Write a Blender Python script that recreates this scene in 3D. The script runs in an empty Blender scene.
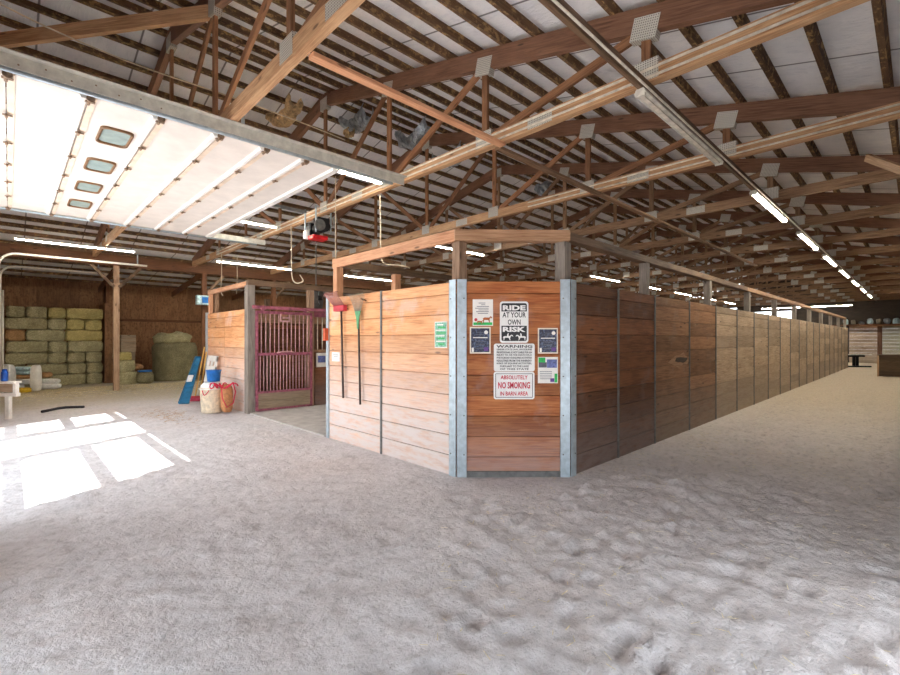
import bpy, bmesh, math, random
from mathutils import Vector, Matrix, noise
random.seed(7)
S = bpy.context.scene
COL = S.collection
V = Vector
PI = math.pi

SUN_E, SKY_E, LED_E, EXPO = 11, 2.5, 95, 0.9
# ------------------------------------------------------------------ camera numbers
CC, SS, F, HZ, CAMZ = 0.696, 0.718, 455.0, 340.0, 1.57
def ray(px, py):
    q = (px - 450.0) / F
    return V((CC + SS * q, SS - CC * q, (HZ - py) / F))
def onX(px, py, X):
    r = ray(px, py); return V((0, 0, CAMZ)) + r * (X / r.x)
def onY(px, py, Y):
    r = ray(px, py); return V((0, 0, CAMZ)) + r * (Y / r.y)
def onZ(px, py, Z):
    r = ray(px, py); return V((0, 0, CAMZ)) + r * ((Z - CAMZ) / r.z)

# ------------------------------------------------------------------ materials
def lin(c):
    def f(v):
        v /= 255.0
        return v / 12.92 if v <= 0.04045 else ((v + 0.055) / 1.055) ** 2.4
    return (f(c[0]), f(c[1]), f(c[2]), 1.0)
class NT:
    def __init__(s, name):
        s.m = bpy.data.materials.new(name); s.m.use_nodes = True
        s.t = s.m.node_tree; s.n = s.t.nodes; s.l = s.t.links
        s.b = s.n['Principled BSDF']
    def new(s, typ, **kw):
        n = s.n.new(typ)
        for k, v in kw.items():
            if k in n.inputs.keys() if hasattr(n, 'inputs') else False: n.inputs[k].default_value = v
            else: setattr(n, k, v)
        return n
    def link(s, a, b): s.l.new(a, b)
    def noise(s, vec, scale, detail=3, rough=0.55, dist=0.0):
        n = s.n.new('ShaderNodeTexNoise'); n.inputs['Scale'].default_value = scale
        n.inputs['Detail'].default_value = detail; n.inputs['Roughness'].default_value = rough
        n.inputs['Distortion'].default_value = dist
        if vec is not None: s.link(vec, n.inputs['Vector'])
        return n.outputs['Fac']
    def mapv(s, vec, sc=(1, 1, 1), loc=(0, 0, 0)):
        n = s.n.new('ShaderNodeMapping'); n.inputs['Scale'].default_value = sc; n.inputs['Location'].default_value = loc
        s.link(vec, n.inputs['Vector']); return n.outputs['Vector']
    def ramp(s, fac, stops):
        n = s.n.new('ShaderNodeValToRGB'); e = n.color_ramp.elements
        while len(e) > 1: e.remove(e[-1])
        e[0].position = stops[0][0]; e[0].color = stops[0][1]
        for p, c in stops[1:]:
            x = e.new(p); x.color = c
        s.link(fac, n.inputs['Fac']); return n.outputs['Color']
    def mr(s, val, a, b, c=0.0, d=1.0):
        n = s.n.new('ShaderNodeMapRange'); n.interpolation_type = 'SMOOTHSTEP'
        s.link(val, n.inputs['Value'])
        for k, v in zip(('From Min', 'From Max', 'To Min', 'To Max'), (a, b, c, d)): n.inputs[k].default_value = v
        return n.outputs['Result']
    def math(s, op, a, b=None):
        n = s.n.new('ShaderNodeMath'); n.operation = op
        for i, x in enumerate((a, b)):
            if x is None: continue
            if isinstance(x, (int, float)): n.inputs[i].default_value = x
            else: s.link(x, n.inputs[i])
        return n.outputs[0]
    def mix(s, fac, a, b, mode='MIX'):
        n = s.n.new('ShaderNodeMix'); n.data_type = 'RGBA'; n.blend_type = mode
        for sock, x in ((n.inputs[0], fac), (n.inputs[6], a), (n.inputs[7], b)):
            if isinstance(x, (int, float)): sock.default_value = x
            elif isinstance(x, tuple): sock.default_value = x
            else: s.link(x, sock)
        return n.outputs[2]
    def bump(s, h, strength=0.3, dist=0.01):
        n = s.n.new('ShaderNodeBump'); n.inputs['Strength'].default_value = strength; n.inputs['Distance'].default_value = dist
        s.link(h, n.inputs['Height']); s.link(n.outputs['Normal'], s.b.inputs['Normal'])
    def uv(s): return s.n.new('ShaderNodeTexCoord').outputs['UV']
    def obj(s): return s.n.new('ShaderNodeTexCoord').outputs['Object']
    def pos(s): return s.n.new('ShaderNodeNewGeometry').outputs['Position']
    def rnd(s):
        n = s.n.new('ShaderNodeAttribute'); n.attribute_name = 'rnd'; return n.outputs['Fac']
    def done(s, color=None, rough=0.6, metal=0.0, spec=0.4):
        if color is not None:
            if isinstance(color, tuple): s.b.inputs['Base Color'].default_value = color
            else: s.link(color, s.b.inputs['Base Color'])
        s.b.inputs['Roughness'].default_value = rough; s.b.inputs['Metallic'].default_value = metal
        s.b.inputs['Specular IOR Level'].default_value = spec
        return s.m

def wood(name, dark, mid, light, tone=0.35, dust=None, rough=0.65, spec=0.3, mottle=None, knots=True):
    n = NT(name); uv = n.uv(); rnd = n.rnd()
    g = n.noise(n.mapv(uv, (1.3, 26, 1)), 2.2, 5, 0.6, 0.6)
    col = n.ramp(g, [(0.28, lin(dark)), (0.5, lin(mid)), (0.72, lin(light))])
    big = n.noise(n.mapv(uv, (1.0, 3.0, 1)), 1.7, 3)
    col = n.mix(n.mr(big, 0.35, 0.7, 0.0, 0.55), col, lin(light), 'MIX')
    hs = n.n.new('ShaderNodeHueSaturation'); n.link(col, hs.inputs['Color'])
    n.link(n.mr(rnd, 0, 1, 1 - tone, 1 + tone * 0.6), hs.inputs['Value']); col = hs.outputs['Color']
    if knots:
        vn = n.n.new('ShaderNodeTexVoronoi'); vn.inputs['Scale'].default_value = 1.0
        n.link(n.mapv(uv, (1.8, 6.5, 1)), vn.inputs['Vector'])
        k = n.mr(vn.outputs['Distance'], 0.05, 0.13, 0.75, 0.0)
        col = n.mix(k, col, lin(tuple(v * 0.55 for v in dark)))
    if mottle:
        mm = n.noise(n.mapv(uv, (7, 9, 1)), 1.3, 4, 0.7)
        col = n.mix(n.mr(mm, 0.5, 0.62, 0.0, 0.85), col, lin(mottle))
    if dust:
        dcol, z0, z1, amt = dust
        sep = n.n.new('ShaderNodeSeparateXYZ'); n.link(n.pos(), sep.inputs[0])
        zf = n.mr(sep.outputs['Z'], z0, z1, 1.0, 0.0)
        sp = n.noise(n.mapv(uv, (2.2, 9, 1)), 1.6, 5, 0.65)
        f = n.math('MULTIPLY', zf, n.mr(sp, 0.25, 0.6, 0.45, 1.0))
        f2 = n.math('MULTIPLY', n.mr(n.noise(n.pos(), 2.2, 4, 0.6), 0.52, 0.68), 0.35)
        f = n.math('MAXIMUM', f, f2)
        col = n.mix(n.math('MULTIPLY', f, amt), col, lin(dcol))
    n.bump(g, 0.25, 0.004)
    return n.done(col, rough, 0, spec)
def plain(name, c, rough=0.6, metal=0.0, var=0.12, scale=9.0, spec=0.4, bump=0.0):
    n = NT(name); nz = n.noise(n.obj(), scale, 4, 0.6)
    a = tuple(max(0, v * (1 - var)) for v in c); b = tuple(min(255, v * (1 + var)) for v in c)
    col = n.ramp(nz, [(0.3, lin(a)), (0.7, lin(b))])
    if bump: n.bump(nz, bump, 0.01)
    return n.done(col, rough, metal, spec)
def emit(name, c, strength):
    n = NT(name); n.done(lin(c), 0.5)
    n.b.inputs['Emission Color'].default_value = lin(c); n.b.inputs['Emission Strength'].default_value = strength
    return n.m

M = {}
M['chord_tan'] = wood('pine_tan', (142, 100, 68), (184, 142, 104), (214, 178, 138), 0.22)
M['chord_mid'] = wood('pine_shaded', (98, 75, 56), (138, 108, 82), (170, 138, 108), 0.25)  # darker pine, dimness of the far trusses painted into the wood
M['chord_red'] = wood('fir_red', (84, 56, 43), (122, 86, 66), (150, 112, 88), 0.25)
M['web'] = wood('fir_web', (98, 64, 42), (138, 96, 66), (170, 126, 92), 0.3)
M['purlin'] = wood('purlin_wood', (60, 44, 31), (90, 66, 46), (116, 88, 62), 0.3, mottle=(166, 134, 90))
M['post'] = wood('post_wood', (104, 80, 62), (148, 118, 94), (184, 156, 130), 0.2)
M['rail'] = wood('rail_wood', (118, 86, 62), (158, 120, 90), (190, 154, 122), 0.2)
M['post_grey'] = wood('post_grey', (96, 88, 80), (132, 122, 112), (166, 156, 146), 0.15)
M['rail_pink'] = wood('rail_fresh', (160, 106, 74), (204, 148, 110), (226, 178, 142), 0.12)
M['rail_dark'] = wood('rail_weathered', (66, 50, 40), (100, 78, 60), (134, 108, 84), 0.2)
M['header'] = wood('header_wood', (70, 42, 28), (106, 68, 44), (136, 92, 60), 0.2)
M['plank_orange'] = wood('planks_varnished', (108, 56, 30), (156, 88, 48), (188, 126, 78), 0.24, dust=((176, 152, 146), 0.0, 0.75, 0.7), rough=0.55, spec=0.25)
M['plank_peach'] = wood('planks_light', (176, 108, 62), (222, 156, 104), (238, 188, 140), 0.14, dust=((222, 212, 208), 0.35, 1.75, 0.92), rough=0.5)
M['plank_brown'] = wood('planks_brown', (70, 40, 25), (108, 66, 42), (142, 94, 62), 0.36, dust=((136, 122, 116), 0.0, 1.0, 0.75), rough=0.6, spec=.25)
M['plank_grey'] = wood('planks_pale', (130, 108, 86), (170, 146, 120), (200, 178, 152), 0.25, dust=((176, 162, 146), 0.0, 1.2, 0.6), rough=.7, spec=.2)
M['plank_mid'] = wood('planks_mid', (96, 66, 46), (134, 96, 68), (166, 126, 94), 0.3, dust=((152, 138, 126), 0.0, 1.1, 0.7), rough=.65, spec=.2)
M['plank_inner'] = wood('planks_inner', (80, 46, 30), (116, 72, 48), (146, 98, 68), 0.25)
M['kick'] = wood('kick_board', (120, 100, 80), (156, 136, 112), (184, 166, 142), 0.2)
M['plywood'] = wood('plywood_brown', (100, 68, 46), (138, 98, 66), (168, 124, 86), 0.2, mottle=(114, 76, 50), knots=False)
M['pale_block'] = wood('pale_boards', (150, 142, 116), (178, 170, 142), (200, 192, 164), 0.12, knots=False)
M['galv'] = plain('galvanised_steel', (176, 190, 198), 0.42, 0.35, 0.08, 14)
M['galv_dark'] = plain('steel_channel', (112, 112, 110), 0.5, 0.35, 0.15, 14)
M['angle'] = plain('painted_angle', (214, 214, 204), 0.5, 0.2, 0.08, 10)
M['black_metal'] = plain('black_metal', (30, 30, 32), 0.45, 0.3)
M['rust'] = plain('rusty_steel', (128, 106, 86), 0.6, 0.2, 0.3, 30)
M['conduit'] = plain('white_conduit', (226, 218, 200), 0.5)
M['cord_white'] = plain('white_cord', (206, 192, 168), 0.6)
M['fix_body'] = plain('fixture_housing', (210, 206, 194), 0.4)
M['tube_off'] = plain('unlit_tube', (222, 214, 200), 0.3, spec=0.5)
M['led'] = emit('led_tube', (255, 247, 230), LED_E)
M['red_paint'] = plain('red_paint', (206, 24, 34), 0.4)
M['gate'] = plain('maroon_paint', (152, 86, 102), 0.5, 0.0, 0.2, 12)
M['gate_bar'] = plain('worn_pink_bar', (204, 160, 160), 0.4, 0.2, 0.15, 20)
M['white_paint'] = plain('white_paint', (232, 228, 220), 0.5, var=0.05)
M['white_plastic'] = plain('white_plastic', (230, 228, 222), 0.4, var=0.05)
M['door_white'] = plain('door_panel_white', (226, 220, 213), 0.55, 0, 0.035, 3)
M['door_edge'] = plain('door_stile_cream', (230, 212, 192), 0.55, 0, 0.08, 5)
M['door_rib'] = plain('door_rib_white', (236, 234, 230), 0.5, 0, 0.04, 5)
M['paper'] = plain('paper', (236, 234, 228), 0.7, var=0.03)
M['paper_cream'] = plain('paper_cream', (232, 222, 204), 0.7, var=0.05)
M['sign_white'] = plain('sign_white', (234, 234, 232), 0.4, var=0.02)
M['sign_black'] = plain('sign_black', (32, 34, 40), 0.4, var=0.1)
M['ink_grey'] = plain('ink_grey', (92, 96, 108), 0.6)
M['ink_red'] = plain('ink_red', (200, 30, 62), 0.5, var=0.04)
def night_mat():
    n = NT('flyer_dark'); o = n.obj()
    col = n.ramp(n.noise(o, 38, 4, 0.7), [(0.3, lin((22, 24, 36))), (0.5, lin((44, 48, 74))), (0.62, lin((96, 112, 140))), (0.72, lin((70, 54, 110)))])
    return n.done(col, 0.35, 0, 0.4)
M['flyer_dark'] = night_mat()
M['flyer_green'] = plain('flyer_green', (40, 176, 84), 0.5)
M['flyer_teal'] = plain('flyer_teal', (120, 176, 150), 0.5, var=0.3, scale=40)
M['flyer_brown'] = plain('flyer_brown', (168, 92, 44), 0.5, var=0.2, scale=40)
M['flyer_blue'] = plain('flyer_blue', (96, 108, 160), 0.5, var=0.3, scale=40)
M['flyer_purple'] = plain('flyer_purple', (92, 60, 130), 0.5)
M['orange_tag'] = plain('orange_tag', (206, 96, 62), 0.5)
M['pole_dark'] = plain('dark_handle', (72, 62, 56), 0.6)
M['rake_red'] = plain('rake_red', (196, 60, 72), 0.5)
M['rake_head'] = plain('faded_red_tines', (176, 122, 116), 0.6)
M['rake_green'] = plain('rake_green', (92, 160, 112), 0.5)
M['wire'] = plain('grey_wire', (170, 166, 152), 0.5, 0.4)
M['yellow_wood'] = wood('yellow_handle', (190, 140, 60), (222, 176, 92), (236, 200, 130), 0.1, knots=False)
M['blue_plastic'] = plain('blue_plastic', (38, 112, 190), 0.4)
M['teal_plastic'] = plain('teal_plastic', (32, 104, 142), 0.45)
M['pink_brush'] = plain('pink_bristles', (196, 70, 96), 0.7)
M['rope'] = plain('red_rope', (190, 36, 66), 0.7, var=0.3, scale=60)
M['tub'] = plain('cream_tub', (222, 206, 180), 0.5, var=0.12, scale=14)
M['sack_brown'] = plain('brown_sack', (188, 130, 86), 0.7, var=0.15, scale=16)
M['bag_white'] = plain('white_feed_bag', (222, 222, 220), 0.5, var=0.08, scale=12)
M['bag_blue'] = plain('blue_white_bag', (176, 204, 228), 0.5, var=0.25, scale=14)
M['bag_tan'] = plain('tan_feed_bag', (176, 134, 92), 0.6, var=0.2, scale=14)
M['bag_yellow'] = plain('yellow_feed_bag', (214, 176, 40), 0.6, var=0.15, scale=14)
M['can_blue'] = plain('blue_can', (22, 84, 176), 0.35, 0.2)
M['hose'] = plain('black_hose', (44, 44, 46), 0.5)
M['glass'] = plain('door_lite', (158, 178, 176), 0.12, 0.0, 0.06, 8, 0.6)
M['brown_frame'] = plain('brown_gasket', (120, 88, 58), 0.5)
M['table_top'] = plain('grey_table_top', (168, 164, 158), 0.5)
M['dark_brown'] = wood('dark_box_wood', (52, 40, 30), (78, 62, 46), (104, 84, 64), 0.2, knots=False)
M['silver'] = plain('silver_foil', (150, 158, 164), 0.32, 0.6, 0.25, 8, bump=0.6)
M['torn'] = plain('torn_fibre', (170, 146, 110), 0.9, 0, 0.3, 12, bump=0.8)
M['lint'] = plain('grey_lint', (120, 112, 96), 0.9, 0, 0.3, 12)
M['concrete'] = plain('concrete', (184, 180, 176), 0.85, 0, 0.08, 5, 0.2, 0.15)
M['wall_dark'] = wood('wall_dark_boards', (46, 38, 34), (64, 54, 46), (84, 70, 58), 0.3, knots=False)
def hay_mat(name, a, b, c):
    n = NT(name); o = n.obj()
    f = n.noise(n.mapv(o, (16, 40, 60)), 1.4, 5, 0.7, 0.4)
    col = n.ramp(f, [(0.3, lin(a)), (0.5, lin(b)), (0.68, lin(c))])
    lo = n.noise(o, 3.0, 2)
    col = n.mix(n.mr(lo, 0.35, 0.7, 0, 0.45), col, lin(a))
    n.bump(f, 0.9, 0.03)
    return n.done(col, 0.95, 0, 0.1)
M['hay_green'] = hay_mat('hay_green', (120, 114, 84), (184, 176, 136), (226, 220, 182))
M['hay_gold'] = hay_mat('hay_gold', (146, 132, 80), (198, 184, 120), (228, 216, 160))
M['hay_brown'] = hay_mat('hay_brown', (130, 98, 66), (184, 144, 100), (212, 178, 132))
M['hay_dark'] = hay_mat('hay_dark', (100, 94, 70), (148, 140, 108), (188, 180, 142))
M['straw'] = plain('straw', (204, 190, 152), 0.9, var=0.25, scale=40)
def plate_mat():
    n = NT('gusset_steel'); vn = n.n.new('ShaderNodeTexVoronoi'); vn.inputs['Scale'].default_value = 1.0
    vn.inputs['Randomness'].default_value = 0.0
    n.link(n.mapv(n.uv(), (44, 44, 1)), vn.inputs['Vector'])
    col = n.mix(n.mr(vn.outputs['Distance'], 0.2, 0.32), lin((112, 108, 100)), lin((208, 206, 196)))
    return n.done(col, 0.45, 0.25)
M['plate'] = plate_mat()
def roof_mat():
    n = NT('white_insulation'); p = n.pos()
    sep = n.n.new('ShaderNodeSeparateXYZ'); n.link(p, sep.inputs[0])
    base = n.ramp(n.noise(n.mapv(p, (1.6, 1.6, 1.6)), 1.5, 5, 0.6), [(0.3, lin((230, 233, 238))), (0.7, lin((248, 249, 250)))])
    wr = n.noise(n.mapv(p, (9, 2.2, 9)), 1.6, 4, 0.65, 1.2)
    base = n.mix(n.mr(wr, 0.52, 0.68, 0, 0.35), base, lin((208, 213, 221)))
    st = n.noise(p, 1.1, 4, 0.7)
    base = n.mix(n.mr(st, 0.6, 0.72, 0, 0.5), base, lin((176, 180, 190)))
    fr = n.math('FRACT', n.math('DIVIDE', n.math('ADD', sep.outputs['X'], 0.3), 1.22))
    line = n.mr(n.math('ABSOLUTE', n.math('SUBTRACT', fr, 0.5)), 0.006, 0.016, 0.8, 0.0)
    base = n.mix(line, base, lin((66, 66, 70)))
    n.bump(wr, 0.5, 0.03)
    return n.done(base, 0.55, 0, 0.3)
M['roof'] = roof_mat()
def sand_mat():
    n = NT('arena_sand'); p = n.pos()
    sep = n.n.new('ShaderNodeSeparateXYZ'); n.link(p, sep.inputs[0]); X, Y = sep.outputs['X'], sep.outputs['Y']
    f = n.noise(p, 34, 6, 0.7); g = n.noise(p, 2.2, 5, 0.6); big = n.noise(p, 0.45, 3)
    col = n.ramp(g, [(0.3, lin((204, 201, 203))), (0.7, lin((226, 223, 225)))])
    col = n.mix(n.mr(f, 0.35, 0.7, 0, 0.4), col, lin((178, 173, 173)))
    # pinkish patches, warm lamp light painted as tan towards the far end, hay dust by the stack
    col = n.mix(n.mr(big, 0.5, 0.66, 0, 0.35), col, lin((204, 192, 188)))
    col = n.mix(n.math('MULTIPLY', n.mr(n.math('SUBTRACT', X, Y), -0.5, 2.5), 0.3), col, lin((206, 192, 186)))
    tan = n.math('MULTIPLY', n.mr(X, 5.0, 17.0), n.mr(Y, 7.0, 3.0))
    col = n.mix(n.math('MULTIPLY', tan, 0.75), col, lin((196, 178, 146)))
    hd = n.math('MULTIPLY', n.mr(n.math('ADD', Y, n.math('MULTIPLY', g, 3.0)), 14.4, 17.2), 0.8)
    col = n.mix(hd, col, lin((178, 166, 138)))
    sp = n.noise(p, 70, 2, 0.5)
    col = n.mix(n.mr(sp, 0.68, 0.74, 0, 0.5), col, lin((112, 100, 90)))
    cl = n.noise(p, 17, 5, 0.72, 0.1)
    col = n.mix(n.mr(cl, 0.36, 0.5, 0.42, 0.0), col, lin((150, 145, 144)))
    col = n.mix(n.mr(cl, 0.56, 0.7, 0.0, 0.5), col, lin((228, 225, 225)))
    h = n.math('ADD', n.math('ADD', n.noise(p, 8, 4, 0.6, 0.15), cl), n.math('MULTIPLY', f, 0.5))
    n.bump(h, 0.6, 0.035)
    return n.done(col, 0.95, 0, 0.1)
M['sand'] = sand_mat()

# ------------------------------------------------------------------ mesh builder
class MB:
    def __init__(s): s.v = []; s.f = []; s.uv = []; s.r = []; s.sm = []
    def box(s, c, half, ax=None, rnd=None):
        c = V(c); ax = ax or (V((1, 0, 0)), V((0, 1, 0)), V((0, 0, 1)))
        ax = [V(a).normalized() for a in ax]; h = half
        rnd = random.random() if rnd is None else rnd
        L = max(range(3), key=lambda i: h[i]); o = len(s.v); u0 = random.uniform(0, 50); v0 = random.uniform(0, 50)
        for i in (-1, 1):
            for j in (-1, 1):
                for k in (-1, 1): s.v.append(c + ax[0] * (i * h[0]) + ax[1] * (j * h[1]) + ax[2] * (k * h[2]))
        def crd(idx): return (h[0] * (1 if idx & 4 else -1), h[1] * (1 if idx & 2 else -1), h[2] * (1 if idx & 1 else -1))
        flip = ax[0].cross(ax[1]).dot(ax[2]) < 0
        for q, nax in (((0, 1, 3, 2), 0), ((4, 6, 7, 5), 0), ((0, 4, 5, 1), 1), ((2, 3, 7, 6), 1), ((0, 2, 6, 4), 2), ((1, 5, 7, 3), 2)):
            if flip: q = q[::-1]
            s.f.append([o + i for i in q]); s.r.append(rnd); s.sm.append(False)
            oth = [a for a in range(3) if a != nax]
            if L in oth: oth = [L] + [a for a in oth if a != L]
            s.uv.append([(crd(i)[oth[0]] + u0, crd(i)[oth[1]] + v0 + nax * 3.7) for i in q])
        return s
    def b2(s, lo, hi, rnd=None):
        lo, hi = V(lo), V(hi); return s.box((lo + hi) / 2, tuple((hi - lo) / 2), rnd=rnd)
    def beam(s, p0, p1, w, h, up=(0, 0, 1), rnd=None):
        p0, p1 = V(p0), V(p1); d = (p1 - p0); L = d.length; d.normalize(); up = V(up)
        side = d.cross(up)
        if side.length < 1e-4: side = d.cross(V((0, 1, 0)))
        side.normalize(); u2 = side.cross(d)
        return s.box((p0 + p1) / 2, (L / 2, w / 2, h / 2), (d, side, u2), rnd)
    def face(s, pts, uv=None, rnd=0.5, smooth=False):
        o = len(s.v); s.v += [V(p) for p in pts]; s.f.append(list(range(o, o + len(pts)))); s.r.append(rnd); s.sm.append(smooth)
        s.uv.append(uv or [(p[0] + p[1], p[2]) for p in pts]); return s
    def rings(s, rings, closed=True, caps=True, smooth=True, rnd=0.5):
        n = len(rings[0]); o = len(s.v)
        for r in rings: s.v += [V(p) for p in r]
        for i in range(len(rings) - 1):
            for j in range(n if closed else n - 1):
                k = (j + 1) % n; a, b = o + i * n, o + (i + 1) * n
                s.f.append([a + j, a + k, b + k, b + j]); s.r.append(rnd); s.sm.append(smooth)
                s.uv.append([(i * .1, j / n), (i * .1, (j + 1) / n), (i * .1 + .1, (j + 1) / n), (i * .1 + .1, j / n)])
        if caps:
            for q in ([o + j for j in range(n)][::-1], [o + (len(rings) - 1) * n + j for j in range(n)]):
                s.f.append(q); s.r.append(rnd); s.sm.append(False); s.uv.append([(s.v[i][0], s.v[i][1]) for i in q])
        return s
    def tube(s, pts, r, seg=8, rnd=0.5):
        pts = [V(p) for p in pts]; rs = []; prev = None
        for i, p in enumerate(pts):
            d = (pts[min(i + 1, len(pts) - 1)] - pts[max(i - 1, 0)]).normalized()
            if prev is None:
                a = d.cross(V((0, 0, 1)));
                if a.length < 1e-3: a = d.cross(V((0, 1, 0)))
            else:
                a = prev - d * prev.dot(d)
            a.normalize(); prev = a; b = d.cross(a)
            rr = r[i] if isinstance(r, (list, tuple)) else r
            rs.append([p + (a * math.cos(2 * PI * k / seg) + b * math.sin(2 * PI * k / seg)) * rr for k in range(seg)])
        return s.rings(rs, rnd=rnd)
    def cyl(s, p0, p1, r, seg=12, r1=None): return s.tube([p0, p1], [r, r if r1 is None else r1], seg)
    def lathe(s, c, prof, seg=20, caps=True):
        c = V(c)
        return s.rings([[c + V((r * math.cos(2 * PI * k / seg), r * math.sin(2 * PI * k / seg), z)) for k in range(seg)] for r, z in prof], caps=caps)
    def prism(s, pts, d, rnd=0.5):
        pts = [V(p) for p in pts]; d = V(d); o = len(s.v); n = len(pts); s.v += pts + [p + d for p in pts]
        fs = [list(range(o, o + n))[::-1], list(range(o + n, o + 2 * n))] + [[o + i, o + (i + 1) % n, o + n + (i + 1) % n, o + n + i] for i in range(n)]
        for q in fs:
            s.f.append(q); s.r.append(rnd); s.sm.append(False); s.uv.append([(s.v[i][0] + s.v[i][1], s.v[i][2]) for i in q])
        return s
    def build(s, name, mat, parent=None, bevel=0.0, origin=None):
        off = V((0, 0, 0))
        if parent is not None:
            q = parent
            while q is not None: off += q.location; q = q.parent
        else:
            if origin is None:
                xs = [p.x for p in s.v]; ys = [p.y for p in s.v]; zs = [p.z for p in s.v]
                origin = V(((min(xs) + max(xs)) / 2, (min(ys) + max(ys)) / 2, min(zs)))
            off = V(origin)
        me = bpy.data.meshes.new(name)
        me.from_pydata([p - off for p in s.v], [], s.f)
        ul = me.uv_layers.new(name='UVMap')
        ul.data.foreach_set('uv', [c for f in s.uv for p in f for c in p])
        at = me.attributes.new('rnd', 'FLOAT', 'FACE'); at.data.foreach_set('value', s.r)
        me.polygons.foreach_set('use_smooth', s.sm)
        bm = bmesh.new(); bm.from_mesh(me); bmesh.ops.recalc_face_normals(bm, faces=bm.faces); bm.to_mesh(me); bm.free()
        me.materials.append(M[mat] if isinstance(mat, str) else mat); me.update()
        o = bpy.data.objects.new(name, me); COL.objects.link(o)
        if parent is not None: o.parent = parent
        else: o.location = off
        if bevel:
            b = o.modifiers.new('bevel', 'BEVEL'); b.width = bevel; b.segments = 1; b.limit_method = 'ANGLE'
        return o
def tag(o, label, cat, group=None, kind=None):
    o['label'] = label; o['category'] = cat
    if group: o['group'] = group
    if kind: o['kind'] = kind
    return o
def thing(name, label, cat, loc=(0, 0, 0), group=None):
    o = bpy.data.objects.new(name, None); COL.objects.link(o); o.location = V(loc); o.empty_display_size = 0.1
    return tag(o, label, cat, group)
def struct(name, mb, mat, parent=None, bevel=0.0):
    o = mb.build(name, mat, parent, bevel)
    if parent is None: o['kind'] = 'structure'
    return o
def dup(o, parent=None):
    c = o.copy(); COL.objects.link(c); c.parent = parent
    for ch in list(o.children): dup(ch, c)
    return c
def plabel(o, text): o['label'] = text; return o

ORD = ['first', 'second', 'third', 'fourth', 'fifth', 'sixth', 'seventh', 'eighth', 'ninth', 'tenth', 'eleventh', 'twelfth', 'thirteenth', 'fourteenth', 'fifteenth', 'sixteenth', 'seventeenth', 'eighteenth', 'nineteenth', 'twentieth', 'twenty-first', 'twenty-second', 'twenty-third']

def text_mesh(name, txt, origin, ux, uy, width, height, mat, parent, depth=0.0015, bold=0.0, cx=0.0, cy=0.0):
    """lettering on a flat board: centre origin + cx*ux + cy*uy, fitted to width x height"""
    cu = bpy.data.curves.new(name, 'FONT'); cu.body = txt; cu.size = 1.0; cu.extrude = 0.01; cu.offset = bold; cu.resolution_u = 2
    cu.align_x = 'CENTER'
    t = bpy.data.objects.new(name, cu); COL.objects.link(t)
    me = bpy.data.meshes.new_from_object(t)
    bpy.data.objects.remove(t); bpy.data.curves.remove(cu)
    xs = [v.co.x for v in me.vertices]; ys = [v.co.y for v in me.vertices]
    x0, x1, y0, y1 = min(xs), max(xs), min(ys), max(ys)
    ux, uy = V(ux), V(uy); nz = ux.cross(uy)
    off = V((0, 0, 0)); q = parent
    while q is not None: off += q.location; q = q.parent
    for v in me.vertices:
        a = ((v.co.x - x0) / (x1 - x0) - 0.5) * width + cx
        b = ((v.co.y - y0) / (y1 - y0) - 0.5) * height + cy
        v.co = V(origin) + ux * a + uy * b + nz * (depth if v.co.z > 0 else -0.0005) - off
    me.materials.clear(); me.materials.append(M[mat])
    o = bpy.data.objects.new(name, me); COL.objects.link(o); o.parent = parent
    return o
# ================================================================== SETTING
RIDGE, SR, SL = 8.2, 0.255, 0.235
def zmid(y): return 6.33 - (SR if y < RIDGE else SL) * abs(y - RIDGE)
def zroof(y): return zmid(y) + 0.215
XF, XB = -0.5, 42.0          # front and back gable walls
YR, YL = -0.6, 22.2          # arena side wall and hay side wall
HEEL_L = 17.3
def zlean(y): return 4.42 - (y - HEEL_L) * 0.128

# floor: sand with hoof prints
def axis(a, b, fine0, fine1, step, grow):
    xs = [fine0]
    while xs[-1] < fine1: xs.append(xs[-1] + step)
    st = step
    while xs[-1] < b: st *= grow; xs.append(xs[-1] + st)
    st = step
    while xs[0] > a: st *= grow * 1.1; xs.insert(0, xs[0] - st)
    return xs
fx = axis(-30, 70, -0.3, 9.0, 0.045, 1.05); fy = axis(-25, 45, -0.2, 11.0, 0.045, 1.05)
rr = random.Random(3)
prints = {}
for i in range(4200):
    x, y = rr.uniform(0.2, 16), rr.uniform(-0.3, 8)
    keep = 1.0 if y < 0.9 * x + 0.3 else 0.25
    if x > 3.6 and y > 2.7: continue
    if rr.random() > keep: continue
    p = (x, y, rr.uniform(0.055, 0.105), rr.uniform(0.014, 0.036) * (1.0 if keep == 1 else 0.5))
    for a in (-1, 0, 1):
        for b in (-1, 0, 1): prints.setdefault((int(x * 3) + a, int(y * 3) + b), []).append(p)
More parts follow.
